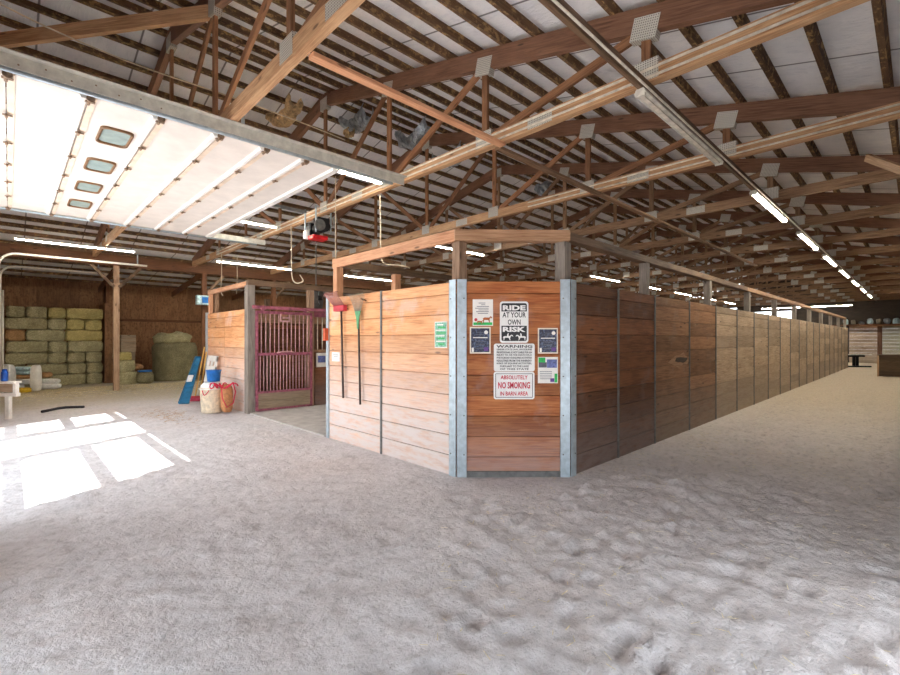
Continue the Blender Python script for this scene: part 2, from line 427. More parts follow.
def sand_h(x, y):
    if x < -0.45 or y < -0.6 or x > 30 or y > 19: return 0.0
    ar = min(1.0, max(0.0, (0.95 * x - y + 1.0) / 2.0))           # trampled arena side
    h = noise.noise(V((x * 1.3, y * 1.3, 0.3))) * 0.016 + noise.noise(V((x * 4.2, y * 4.2, 4.0))) * (0.011 + 0.009 * ar)
    h += noise.noise(V((x * 10.5, y * 10.5, 9.0))) * (0.012 + 0.003 * ar)
    # raked lines on the left of the walkway
    rk = max(0.0, 1 - ar * 1.3) * min(1, max(0, (9.5 - y) / 3))
    w = noise.noise(V((x * 0.9, y * 0.9, 2.0)))
    h += math.sin((0.45 * x + y) * 34 + w * 16) * 0.012 * rk * (0.5 + noise.noise(V((x * 1.7, y * 1.7, 7))))
    for (px, py, r, d) in prints.get((int(x * 3), int(y * 3)), ()):
        q = ((x - px) ** 2 + (y - py) ** 2) / (r * r)
        if q < 4: h += d * (-math.exp(-q * 1.6) + 0.45 * math.exp(-(math.sqrt(q) - 1.3) ** 2 * 6))
    if x > 3.4 and y > 2.5:                                         # level out under the stalls and aisle
        h *= 0.15
    return h - 0.012
mb = MB(); nx, ny = len(fx), len(fy)
mb.v = [V((x, y, sand_h(x, y))) for x in fx for y in fy]
for i in range(nx - 1):
    for j in range(ny - 1):
        a = i * ny + j; mb.f.append([a, a + ny, a + ny + 1, a + 1])
mb.r = [0.5] * len(mb.f); mb.sm = [True] * len(mb.f); mb.uv = [[(0, 0)] * 4] * len(mb.f)
fl = mb.build('floor', 'sand', None, origin=(0, 0, 0)); fl['kind'] = 'structure'

# concrete apron of the aisle
mb = MB().b2((3.70, 6.78, -0.05), (41.9, 10.0, 0.012)); struct('floor_aisle', mb, 'concrete')

# ceiling: roof lining in three slopes
def slab(y0, z0, y1, z1, t=0.05, x0=XF - 0.6, x1=XB + 0.3):
    return MB().prism([(x0, y0, z0), (x0, y1, z1), (x0, y1, z1 + t), (x0, y0, z0 + t)], (x1 - x0, 0, 0))
struct('ceiling_arena', slab(-1.7, zroof(-1.7), RIDGE, zroof(RIDGE)), 'roof')
struct('ceiling_hay', slab(RIDGE, zroof(RIDGE), HEEL_L - 0.02, zroof(HEEL_L - 0.02)), 'roof')
struct('ceiling_lean', slab(HEEL_L, zlean(HEEL_L), YL + 0.5, zlean(YL + 0.5)), 'roof')

# walls
def yz(pts, x, d, mb): return mb.prism([(x, a, b) for a, b in pts], (d, 0, 0))
mb = MB()
OPY0, OPY1, OPZ = 5.5, 11.3, 4.0
PY0, PY1, PZ = .2, 4.0, 2.5                                      # unseen doorway added to light the near floor; slab outside blocks the sun
yz([(YR, 0), (PY0, 0), (PY0, zroof(PY0)), (YR, zroof(YR))], XF, -0.06, mb)
yz([(PY0, PZ), (PY1, PZ), (PY1, zroof(PY1)), (PY0, zroof(PY0))], XF, -0.06, mb)
yz([(PY1, 0), (OPY0, 0), (OPY0, zroof(OPY0)), (PY1, zroof(PY1))], XF, -0.06, mb)
yz([(OPY0, OPZ), (OPY1, OPZ), (OPY1, zroof(OPY1)), (RIDGE, zroof(RIDGE)), (OPY0, zroof(OPY0))], XF, -0.06, mb)
yz([(OPY1, 0), (16.1, 0), (16.1, zroof(16.1)), (OPY1, zroof(OPY1))], XF, -0.06, mb)
yz([(16.1, 3.6), (HEEL_L, 3.6), (HEEL_L, zlean(HEEL_L)), (16.1, zroof(16.1))], XF, -0.06, mb)
yz([(HEEL_L, 3.6), (18.7, 3.6), (18.7, zlean(18.7)), (HEEL_L, zlean(HEEL_L))], XF, -0.06, mb)
yz([(18.7, 0), (YL, 0), (YL, zlean(YL)), (18.7, zlean(18.7))], XF, -0.06, mb)
struct('wall_front', mb, 'plywood')
mb = MB(); mb.b2((XF - 0.05, 16.1, 0), (XF - 0.01, 18.7, 3.6)); struct('door_2', mb, 'white_paint')
# mullions and rails of the screens standing in the big doorway (they shape the sun patch on the sand)
mb = MB()
for a, b in ((7.95, 8.22), (9.67, 10.02)): mb.b2((XF + 0.0, a, 0), (XF + 0.05, b, OPZ))
for a, b in ((OPY0, 7.95), (10.02, OPY1)):
    for z0, z1 in ((3.53, 3.76), (2.14, 2.36), (0.76, 0.98)): mb.b2((XF + 0.0, a, z0), (XF + 0.05, b, z1))
struct('trim_1', mb, 'galv')
struct('ceiling_sun_block', MB().b2((-3.2, -1.0, 2.62), (XF - .07, 4.6, 2.68)), 'wall_dark')  # added unseen slab, keeps the sun out of the doorway behind the camera
# arena side wall; unseen low opening beside the camera added to let light in
mb = MB(); R1 = 3.8
mb.b2((XF, YR - 0.06, 1.6), (R1, YR, zroof(YR) - .02)); mb.b2((R1, YR - 0.06, 0), (XB, YR, zroof(YR) - .02)); mb.b2((XF, YR - .06, 0), (XF + .9, YR, 1.6))
struct('wall_right', mb, 'wall_dark')
# hay side wall: plywood sheets with a joint
mb = MB(); x = XF
while x < XB:
    x1 = min(x + 1.22, XB); mb.b2((x, YL, 0), (x1 - .006, YL + .05, 2.36)); mb.b2((x, YL, 2.375), (x1 - .006, YL + .05, zlean(YL))); x = x1
mb.b2((XF, YL + .05, 0), (XB, YL + .08, zlean(YL))); struct('wall_left', mb, 'plywood')
mb = MB().b2((XF, YL - .03, 2.32), (XB, YL, 2.42)); struct('trim_2', mb, 'header')
# back wall: pale panels below, dark boards above, open aisle door
mb = MB()
mb.b2((XB, YR, 2.55), (XB + .06, 6.6, zroof(YR) - .05)); mb.b2((XB, 10.2, 0), (XB + .06, YL, 4.0)); mb.b2((XB, 3.4, 0), (XB + .06, 6.6, 2.55)); mb.b2((XB, 6.6, 3.75), (XB + .06, 10.2, 4.3))
yz([(YR, zroof(YR) - .05), (RIDGE, zroof(YR) - .05), (RIDGE, zroof(RIDGE) - .02)], XB, .06, mb)
yz([(RIDGE, 4.2), (HEEL_L, 4.0), (RIDGE, zroof(RIDGE) - .02)], XB, .06, mb)
struct('wall_back', mb, 'wall_dark')
mb = MB()
for k in range(11): mb.b2((XB - .02, YR, k * .232), (XB + .03, 1.75, k * .232 + .228))
struct('wall_back_pale', mb, 'pale_block')
mb = MB()
for k in range(11): mb.b2((XB - .02, 1.95, k * .232), (XB + .03, 3.4, k * .232 + .228))
struct('wall_back_grey', mb, 'plank_grey')
struct('trim_3', MB().b2((XB - .05, 1.73, 0), (XB + .0, 1.97, 2.55)), 'chord_red')
struct('trim_4', MB().b2((XB - .06, YR, 2.5), (XB - .02, 3.4, 2.62)), 'chord_tan')

# ================================================================== ROOF FRAME
ZC = 4.07
tx = [1.84 + 2.67 * k for k in range(15)]
tr = thing('roof_truss', '', 'roof truss', (0, RIDGE, ZC))
def TL(y): return V((0, RIDGE + y, ZC + 2.26 - (SR if y < 0 else SL) * abs(y)))
bot = MB().box((0, RIDGE + .05, ZC + .0825), (.044, 8.95, .0825), rnd=.6).build('bottom_chord', 'chord_tan', tr)
MB().beam(TL(-8.95), TL(0), .085, .24, rnd=.4).build('top_chord', 'chord_red', tr)
MB().beam(TL(8.98), TL(0), .085, .24, rnd=.6).build('top_chord', 'chord_red', tr)
def BN(y): return V((0, RIDGE + y, ZC + .1))
for s in (-1, 1):
    for k in range(0, 4):
        y = s * 2.11 * k
        if k or s == 1:
            MB().beam(BN(y), TL(y) - V((0, 0, .06)), .086 if k == 0 else .09, .04, up=(1, 0, 0)).build('web_post', 'web', tr)
            MB().b2((-.047, RIDGE + y - .13, ZC + .03), (.047, RIDGE + y + .13, ZC + .23), rnd=.5).build('gusset_plate', 'plate', tr)
            t = TL(y)
            MB().box(t - V((0, 0, .09)), (.047, .13, .11), (V((1, 0, 0)), V((0, 1, -.25 * (1 if y > 0 else -1 if y < 0 else 0))).normalized(), V((0, .25 * (1 if y > 0 else -1 if y < 0 else 0), 1)).normalized()), rnd=.5).build('gusset_plate', 'plate', tr)
        if k < 3:
            y2 = s * 2.11 * (k + 1)
            MB().beam(BN(y) + V((0, s * .06, .03)), TL(y2) - V((0, s * .05, .1)), .09, .04, up=(1, 0, 0)).build('web_diagonal', 'web', tr)
for y in (-5.1, -1.2, 3.2, 7.3):
    MB().b2((-.046, RIDGE + y - .17, ZC + .015), (.046, RIDGE + y + .17, ZC + .15), rnd=.5).build('splice_plate', 'plate', tr)
trusses = [tr] + [dup(tr) for _ in tx[1:]]
for i, (t, x) in enumerate(zip(trusses, tx)):
    t.location.x = x
    t['label'] = ('%s wooden roof truss from the camera, ' % ORD[i]) + ('passing over the white door' if i == 0 else 'with white conduits along its chord' if i in (1, 2) else 'spanning above the stalls')
    t['group'] = 'roof trusses'
    if i >= 3:  # far trusses take the darker pine that carries their shade as colour
        for ch in t.children:
            nm = {'bottom_chord': 'chord_mid', 'web_post': 'chord_mid', 'web_diagonal': 'chord_mid'}.get(ch.name.split('.')[0])
            if nm: ch.material_slots[0].link = 'OBJECT'; ch.material_slots[0].material = M[nm]

# conduits on the chords of the second and third trusses
for x, nm in ((tx[1], 'second'), (tx[2], 'third')):
    for dz, w in ((.045, 'lower'), (.125, 'upper')):
        mb = MB().tube([(x - .062, 0.2 if nm == 'second' else -.3, ZC + dz), (x - .062, 14.6 if nm == 'second' else 5.2, ZC + dz)], .013, 8)
        o = mb.build('conduit', 'conduit', None)
        tag(o, '%s of two white conduits along the bottom chord of the %s roof truss' % (w, nm), 'conduit', 'conduits on the truss chords')

# purlins
n = 19
for side, y_end, s in (('arena', -0.9, SR), ('hay', HEEL_L - .25, SL)):
    for k in range(n):
        y = RIDGE + (y_end - RIDGE) * ((k + .35) / (n - .3))
        th = math.atan(s) * (1 if y < RIDGE else -1)
        u = V((0, -math.sin(th), math.cos(th)))
        o = MB().box((20.6, y, zmid(y) + .12 + .048), (21.05, .03, .048), (V((1, 0, 0)), V((0, math.cos(th), math.sin(th))), u)).build('roof_purlin', 'purlin', None)
        tag(o, '%s purlin down from the ridge on the %s side roof slope' % (ORD[k], side), 'purlin', 'roof purlins')
for k in range(6):
    y = HEEL_L + .45 + k * .82
    o = MB().b2((XF + .03, y - .02, zlean(y) - .095), (XB - .03, y + .02, zlean(y) - .008)).build('roof_purlin', 'purlin', None)
    tag(o, '%s purlin under the low lean-to roof over the hay, counted from the header beam' % ORD[k], 'purlin', 'lean-to purlins')

# header over the hay bay, its posts and braces
o = MB().b2((XF + .02, HEEL_L - .05, 3.86), (XB - .1, HEEL_L + .05, 4.2)).build('header_beam', 'header', None, .006)
tag(o, 'long dark red wooden header beam running across the front of the hay bay', 'beam')
hp = [2.38, 4.86, 7.3]
for i, x in enumerate(hp):
    o = MB().b2((x - .075, HEEL_L - .1, -.03), (x + .075, HEEL_L + .05, 3.86)).build('barn_post', 'post' if i == 0 else 'header', None, .008)
    tag(o, ['square weathered wooden post in front of the stacked hay bales', 'dark wooden post behind the left stall with a blue box hung on it', 'dark wooden post behind the rear stall rail, farther along the header beam'][i], 'post', 'posts under the header beam')
    for sg in ((-1, 1) if i == 0 else (1,)):
        b = MB().beam((x + sg * .06, HEEL_L - .08, 3.2), (x + sg * .62, HEEL_L - .08, 3.84), .05, .09).build('knee_brace', 'rail_dark', None)
        tag(b, 'diagonal knee brace on the %s side of the %s header post' % ('left' if sg < 0 else 'right', ['hay bay', 'blue box', 'farther'][i]), 'brace', 'header knee braces')
    r = MB().beam((x + .12, HEEL_L + .06, 4.0), (x + .12, YL - .1, 3.5), .05, .2).build('lean_rafter', 'header', None)
    tag(r, 'dark rafter sloping down to the hay wall behind the %s header post' % ['hay bay', 'blue box', 'farther'][i], 'rafter', 'lean-to rafters')
# lateral and diagonal braces
o = MB().beam((tx[0] + .05, 3.69, ZC - .02), (tx[1] - .0, 3.69, ZC - .02), .09, .04, up=(0, 0, 1)).build('lateral_brace', 'rail_pink', None)
tag(o, 'orange pine lateral brace joining the first and second truss chords overhead', 'brace')
for k in range(1, 6):
    o = MB().beam((tx[k] + .02, 3.69 + .1, ZC - .02), (tx[k + 1], 3.69 + .1, ZC - .02), .09, .038).build('lateral_brace', 'chord_mid', None)
    tag(o, 'brown lateral brace running between the %s and %s truss chords' % (ORD[k], ORD[k + 1]), 'brace', 'lateral braces')
o = MB().beam(onZ(-8, 42, 5.35), V((tx[0], 6.2, 5.70)), .06, .17).build('gable_brace', 'chord_tan', None)
tag(o, 'thick pale brown gable brace at the top left above the white door', 'brace')
o = MB().beam((8.15, .48, 3.98), (7.5, .13, 3.55), .05, .09).build('knee_brace', 'chord_tan', None)
tag(o, 'short diagonal brace at the right edge under the arena roof', 'brace')

# torn insulation and foil hanging at the ridge
def rag(c, size, seed, mat, name, label):
    """crumpled hanging sheet of lining, folded round on itself"""
    mb = MB(); c = V(c); NU, NV = 16, 14; rows = []
    for i in range(NU + 1):
        u = i / NU; row = []
        for j in range(NV + 1):
            v = j / NV; a = (v - .5) * 4.2 + noise.noise(V((u * 3, seed, v * 2))) * 1.3
            rad = .55 + .45 * noise.noise(V((u * 2.5 + seed, v * 2.5, 1))) + .25
            p = V((math.sin(a) * rad * size[0], (u - .5) * 2 * size[1], -math.cos(a) * rad * size[2] + .5 * size[2]))
            p += noise.noise_vector(V((u * 7 + seed, v * 7, seed * .7))) * .3 * size[2] + V((0, 0, -.35 * size[1] * math.sin(PI * u)))
            row.append(c + p)
        rows.append(row)
    for i in range(NU):
        for j in range(NV):
            mb.face([rows[i][j], rows[i + 1][j], rows[i + 1][j + 1], rows[i][j + 1]], [(0, 0)] * 4)
    o = mb.build(name, mat, None); s = o.modifiers.new('solid', 'SOLIDIFY'); s.thickness = .012
    tag(o, label, 'insulation', 'torn roof insulation'); return o
def rag_px(px, py, X, size, seed, mat, label): return rag(onX(px, py, X), size, seed, mat, 'torn_insulation', label)
rag_px(182, 62, 2.2, (.09, .14, .16), 1, 'torn', 'brown scrap of torn insulation by the king post of the first truss')
rag_px(284, 112, 3.6, (.16, .5, .12), 2, 'torn', 'long shredded brown insulation strip hanging left of the ridge')
rag_px(358, 121, 5.3, (.22, .42, .16), 3, 'silver', 'bulging silver foil hanging from the ridge, leftmost of the foil rolls')
rag_px(349, 134, 5.1, (.1, .1, .1), 4, 'torn', 'brown clump under the leftmost foil bulge')
rag_px(416, 136, 6.0, (.22, .5, .2), 5, 'silver', 'large sagging silver foil roll at the ridge behind the second truss')
rag_px(452, 156, 7.2, (.22, .45, .16), 6, 'silver', 'smaller silver foil roll at the ridge farther right')
rag_px(543, 190, 10.8, (.16, .2, .22), 7, 'silver', 'crumpled silver foil at the ridge above the chamfered stall corner')

# ================================================================== LIGHTS
def fixture(L, lit):
    t = thing('strip_light', '', 'light fixture')
    h = MB().prism([(0, -.055, .0), (0, .055, .0), (0, .035, .045), (0, -.035, .045)], (L, 0, 0)).build('housing', 'fix_body', t)
    MB().b2((.03, -.02, -.018), (L - .03, .02, -.0005)).build('lens', 'led' if lit else 'tube_off', t)
    for x in (0.0, L - .03): MB().b2((x, -.045, -.028), (x + .03, .045, .0)).build('end_cap', 'fix_body', h)
    return t
P_on, P_off = fixture(2.44, True), fixture(2.44, False); used = {}
def put_light(x, y, z, lit, label, group, ang=0):
    p = P_on if lit else P_off
    o = p if not used.get(lit) else dup(p)
    used[lit] = True
    o.location = (x, y, z); o.rotation_euler = (0, 0, ang); o['label'] = label; o['group'] = group; return o
ys = 1.83
o = MB().b2((1.2, ys - .02, ZC - .135), (37.5, ys + .02, ZC - .012)).build('light_board', 'rail_dark', None)
tag(o, 'long wooden board carrying the row of strip lights over the arena track', 'board')
o = MB().tube([(1.2, ys - .033, ZC - .1), (37.5, ys - .033, ZC - .1)], .012, 6).build('conduit', 'conduit', None)
tag(o, 'white conduit fixed along the light board over the arena track', 'conduit')
for i, x in enumerate((4.26, 8.44, 12.34, 16.1, 19.8, 23.6, 27.4, 31.2)):
    put_light(x, ys, ZC - .178, i > 0, 'unlit strip light at the near end of the arena light board' if i == 0 else '%s lit strip light along the arena light board' % ORD[i - 1], 'arena strip lights')
for i, x in enumerate((.08, 4.6, 9.1, 13.7, 18.3)):
    put_light(x, 15.2, ZC - .05, True, '%s from the left of the lit strip lights in front of the hay header' % ORD[i], 'hay side strip lights')
for i, (x, lit) in enumerate(((7.4, 1), (11.4, 0), (15.9, 1), (20.2, 1), (24.5, 1), (28.8, 1), (33.0, 1))):
    put_light(x, 8.75, ZC - .05, bool(lit), ('%s strip light along the aisle row counted from the near end' % ORD[i]) + ('' if lit else ', unlit'), 'aisle strip lights')
put_light(1.75, 5.86, ZC - .045, True, 'lit strip light poking out beside the near steel track of the overhead door', 'door strip lights')
put_light(1.75, 9.75, ZC - .045, True, 'lit strip light poking out past the lower edge of the overhead door', 'door strip lights')
for i, y in enumerate((3.0, 5.5)):
    put_light(39.0, y, 3.82, True, 'lit strip light across the far end of the barn, %s' % ('nearer the arena' if i == 0 else 'nearer the aisle'), 'far end strip lights', PI / 2)
# ================================================================== OVERHEAD DOOR
DY0, DY1, DZ = 5.60, 11.25, 3.93
dr = thing('overhead_door', 'large white sectional overhead door standing open under the roof', 'garage door', (1.4, 8.4, DZ))
seams = [-.02, .56, 1.15, 1.74, 2.27, 2.79, 3.26]
def section(x0, x1, first):
    t = MB().b2((x0 + .004, DY0, DZ), (x1 - .004, DY1, DZ + .045)).build('door_section', 'door_white', dr)
    MB().prism([(x1 - .075, DY0, DZ), (x1 - .06, DY0, DZ - .03), (x1 - .02, DY0, DZ - .03), (x1 - .006, DY0, DZ)], (0, DY1 - DY0, 0)).build('rib', 'door_rib', t)
    MB().b2((x0 + .006, DY0, DZ - .012), (x0 + .06, DY1, DZ)).build('cream_stile', 'door_edge', t)
    for k in range(7):
        y = DY0 + .05 + k * (DY1 - DY0 - .1) / 6
        mb = MB().b2((x0 - .03, y - .02, DZ - .035), (x0 + .05, y + .02, DZ - .028))
        mb.cyl((x0 + .0, y - .04, DZ - .04), (x0, y + .04, DZ - .04), .014, 8)
        if k in (0, 6):
            yy = y + (-.06 if k == 0 else .06)
            mb.cyl((x0 + .01, y, DZ - .02), (x0 + .01, yy, DZ - .02), .012, 8); mb.cyl((x0 + .01, yy - .015, DZ - .02), (x0 + .01, yy + .015, DZ - .02), .035, 12)
        plabel(mb.build('hinge', 'rust', t), 'rusty steel hinge across the seam')
    return t
secs = [section(a, b, i == 0) for i, (a, b) in enumerate(zip(seams[:-1], seams[1:]))]
mb = MB(); mb.prism([(-.024, DY0, DZ), (-.40, DY0, DZ - .07), (-.41, DY0, DZ - .03), (-.024, DY0, DZ + .045)], (0, DY1 - DY0, 0))
mb.build('door_section', 'door_white', dr)
def rrect(cx, cy, hx, hy, z, r=.07, n=4):
    pts = []
    for qx, qy, a0 in ((1, 1, 0), (-1, 1, 90), (-1, -1, 180), (1, -1, 270)):
        for i in range(n + 1):
            a = math.radians(a0 + 90 * i / n); pts.append((cx + qx * (hx - r) + r * math.cos(a), cy + qy * (hy - r) + r * math.sin(a), z))
    return pts
for y in (6.5, 7.7, 8.9, 10.1):
    cx = .88
    fr = MB().rings([rrect(cx, y, .155, .27, DZ), rrect(cx, y, .155, .27, DZ - .025), rrect(cx, y, .13, .235, DZ - .022), rrect(cx, y, .13, .235, DZ - .004)], caps=False).build('window_frame', 'brown_frame', secs[1])
    plabel(MB().prism(rrect(cx, y, .132, .237, DZ - .006), (0, 0, .004)).build('window_pane', 'glass', fr), 'rounded greenish window pane')
plabel(MB().b2((3.26, DY0, DZ - .02), (3.30, DY1, DZ + .05)).build('bottom_rail', 'door_rib', dr), 'pale bottom rail of the door')
# its two horizontal steel tracks
def track(y, sg, x1, label):
    t = thing('door_track', label, 'door track', (x1 / 2, y, DZ), 'overhead door tracks')
    MB().b2((-.42, y - .004 + sg * .0, DZ + .01), (x1, y + .004, DZ + .132)).build('angle_web', 'angle', t)
    MB().b2((-.42, min(y, y + sg * .075), DZ + .125), (x1, max(y, y + sg * .075), DZ + .133)).build('angle_flange', 'angle', t)
    MB().tube([(-.42, y + .035, DZ - .0), (x1 - .2, y + .035, DZ - .0)], .022, 8).build('roller_channel', 'galv', t)
    for x in (tx[0] + .12,): MB().b2((x - .02, y - .012, DZ + .13), (x + .02, y - .004, DZ + .36)).build('hanger', 'galv', t)
    mb = MB()
    for k in range(9): mb.cyl((-.3 + k * .18, y - .006, DZ + .05 + .03 * (k % 2)), (-.3 + k * .18, y - .01, DZ + .05 + .03 * (k % 2)), .008, 6)
    mb.build('bolts', 'rust', t)
    return t
track(5.5, -1, 4.35, 'pale steel angle track along the near edge of the overhead door')
track(11.38, 1, 4.6, 'pale steel angle track along the far edge of the overhead door')
# operator with its rail
op = thing('door_opener', 'door opener with red base and black motor hung under the trusses', 'door opener', (4.42, 8.45, 3.5))
MB().b2((4.26, 8.22, 3.46), (4.58, 8.46, 3.54)).build('base', 'red_paint', op, .01)
MB().b2((4.24, 8.46, 3.5), (4.6, 8.62, 3.66)).build('side_box', 'white_paint', op, .01)
mb = MB().cyl((4.42, 8.02, 3.68), (4.42, 8.40, 3.68), .1, 16); mb.b2((4.3, 8.1, 3.78), (4.54, 8.3, 3.86)); mb.build('motor', 'black_metal', op)
MB().cyl((4.28, 7.98, 3.68), (4.28, 8.02, 3.68), .11, 20).build('pulley', 'galv_dark', op)
MB().b2((4.30, 8.42, 3.56), (4.5, 8.56, 3.80)).build('gear_box', 'black_metal', op)
for x, y in ((4.26, 8.12), (4.58, 8.12), (4.26, 8.56), (4.58, 8.56)): MB().b2((x - .012, y - .012, 3.56), (x + .012, y + .012, ZC + .01)).build('hanger_strap', 'galv', op)
MB().b2((3.34, 8.46, 3.99), (4.24, 8.52, 4.04)).build('trolley_rail', 'galv_dark', op)
op.location.z += .1
# tracks of the smaller closed door in the hay bay
for y, x1, lab in ((16.0, 2.95, 'upper'), (18.8, 2.35, 'lower')):
    z = 3.77; r = .34; pts = [(x1, y, z)] + [(.15, y, z)] + [(.15 - r * math.sin(a), y, z - r + r * math.cos(a)) for a in [PI / 2 * i / 6 for i in range(1, 7)]] + [(.15 - r, y, .05)]
    t = thing('door_track', '%s of two white curved door tracks at the far left of the hay bay' % lab, 'door track', (x1 / 2, y, z), 'hay bay door tracks')
    MB().tube(pts, .03, 8).build('rail', 'white_paint', t)
    MB().b2((x1 - .25, y - .012, z + .03), (x1 - .22, y + .012, z + .33)).build('hanger', 'galv', t)
o = MB().tube([(-.13, 18.9, 0), (-.13, 18.9, 3.05)], .025, 10).build('vertical_pole', 'white_paint', None)
tag(o, 'white vertical pole at the left edge in front of the hay wall', 'pole')

# hanging cords
def cord(pts, label, r=.012):
    P = [V(p) for p in pts]; out = []
    for i in range(len(P) - 1):
        p0, p1, p2, p3 = P[max(i - 1, 0)], P[i], P[i + 1], P[min(i + 2, len(P) - 1)]
        for k in range(6):
            t = k / 6; out.append(.5 * ((2 * p1) + (p2 - p0) * t + (2 * p0 - 5 * p1 + 4 * p2 - p3) * t * t + (3 * p1 - p0 - 3 * p2 + p3) * t ** 3))
    out.append(P[-1])
    return tag(MB().tube(out, r, 6).build('hanging_cord', 'cord_white', None), label, 'cord', 'hanging cords')
X1 = tx[1] - .08
cord([onX(380, 194, X1), onX(380.5, 225, X1), onX(381, 256, X1), onX(386, 264, X1 + .05), onX(398, 265, X1 + .15), onX(410, 268, X1 + .3)], 'pale cord dropping from the second truss above the light tan stall wall')
cord([onX(291, 226, X1), onX(291.5, 252, X1), onX(292, 276, X1), onX(296, 283, X1 + .05), onX(303, 281, X1 + .1), onX(300, 275, X1 + .15)], 'pale cord ending in a loop left of the door opener')
cord([onX(335.5, 176, X1 - .1), onX(335.5, 236, X1 - .1), onX(335.5, 298, X1 - .1)], 'long straight cord hanging beside the left stall post by the red rake', .009)
cord([(4.4, 14.0, 4.05), (4.4, 14.0, 3.4), (4.38, 14.0, 3.0), (4.45, 14.05, 2.85)], 'pale cord hanging at the far left corner of the left stall', .012)
cord([(4.9, 14.2, 4.05), (4.9, 14.2, 3.3), (4.88, 14.2, 2.95)], 'second pale cord hanging behind the left stall rail', .012)
cord([onZ(-6, 1, 4.9), onZ(60, 33, 4.9), onZ(140, 66, 4.9), onZ(225, 95, 4.85), onZ(300, 122, 4.8), onZ(345, 140, 4.7)], 'thin cord slung across the roof frame above the white door', .008)

# ================================================================== STALLS
AX, RY = 3.72, 2.82                      # planes of the tan wall and the long brown wall
A = V((3.72, 3.72, 0)); B = V((4.66, 2.82, 0)); H = 2.25
tdir = (B - A).normalized(); ndir = V((tdir.y, -tdir.x, 0)); ndir = ndir if ndir.dot(V((-1, -1, 0))) > 0 else -ndir
UP = V((0, 0, 1))
def planks(mb, p0, p1, z0, z1, nrm, t=.04, bh=.2365, gap=.008):
    p0, p1 = V((p0[0], p0[1], 0)), V((p1[0], p1[1], 0)); d = (p1 - p0); L = d.length; d.normalize(); nrm = V(nrm).normalized()
    z = z0
    while z < z1 - .02:
        zt = min(z + bh, z1)
        c = (p0 + p1) / 2 - nrm * (t / 2 + random.uniform(0, .003)) + UP * ((z + zt) / 2)
        mb.box(c, (L / 2 - .002, t / 2, (zt - z) / 2 - gap / 2), (d, nrm, UP)); z = zt
    mb.box((p0 + p1) / 2 - nrm * (t + .006) + UP * ((z0 + z1) / 2), (L / 2 - .002, .007, (z1 - z0) / 2), (d, nrm, UP))
    return mb
# chamfered corner panel
o = planks(MB(), A, B, -.02, H, ndir, gap=.005).build('stall_wall_panel', 'plank_orange', None, .003)
tag(o, 'chamfered orange plank stall panel carrying the signs', 'stall wall', 'stall wall panels')
# tan wall facing the big door
yA, ym, yB = 3.72, 5.21, 6.66
for a, b, lab in ((yA, ym, 'light tan plank stall panel with the green poster, next to the galvanised corner'), (ym, yB, 'light tan plank stall panel with the red and green rakes hung on it')):
    o = planks(MB(), (AX, a), (AX, b), -.02, H, (-1, 0, 0)).build('stall_wall_panel', 'plank_peach', None, .003)
    tag(o, lab, 'stall wall', 'stall wall panels')
# long brown wall along the arena
joints = [4.66, 5.88] + [7.1 + 1.5 * k for k in range(19)]
XE = joints[-1]
for i in range(len(joints) - 1):
    mat = 'plank_brown' if i < 2 else 'plank_mid' if i < 4 else 'plank_grey'  # planks turn paler in steps along the wall
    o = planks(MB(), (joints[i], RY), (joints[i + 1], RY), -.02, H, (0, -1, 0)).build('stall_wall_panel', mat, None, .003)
    tag(o, '%s plank panel of the long stall wall counted from the chamfered corner' % ORD[i], 'stall wall', 'stall wall panels')
    if i == 2:
        rq = random.Random(4)
        def jag(px0, py0, px1, py1, n, mat, nm, off):
            a, b = onY(px0, py0, RY), onY(px1, py1, RY); cx, cz = (a.x + b.x) / 2, (a.z + b.z) / 2; rx, rz = (b.x - a.x) / 2, (a.z - b.z) / 2
            pts = [(cx + rx * math.cos(2 * PI * k / n) * rq.uniform(.6, 1.1), RY - off, cz + rz * math.sin(2 * PI * k / n) * rq.uniform(.5, 1.15)) for k in range(n)]
            return plabel(MB().prism(pts, (0, .002, 0)).build(nm, mat, o), 'splintered pale break in the boards')
        jag(668, 353, 691, 366, 15, 'rail', 'splintered_wood', .003); jag(674, 357, 688, 363, 11, 'wall_dark', 'hole_shade_patch', .005)  # dark polygon painted in for the shade inside the break
for i, x in enumerate(joints[1:]):
    o = MB().b2((x - .018, RY - .012, -.02), (x + .018, RY + .05, H + .005)).build('steel_channel', 'galv_dark', None)
    tag(o, '%s dark steel joint channel along the long stall wall from the corner' % ORD[i], 'steel channel', 'steel joint channels')
o = MB().b2((AX - .012, ym - .018, -.02), (AX + .05, ym + .018, H + .005)).build('steel_channel', 'galv_dark', None)
tag(o, 'dark steel joint channel in the middle of the light tan stall wall', 'steel channel', 'steel joint channels')
# kick rail under the chamfered panel
o = MB().box((A + B) / 2 + ndir * .012 + UP * .02, (.55, .012, .035), (tdir, ndir, UP)).build('bottom_channel', 'galv_dark', None)
tag(o, 'bluish steel channel along the foot of the chamfered panel', 'steel channel')
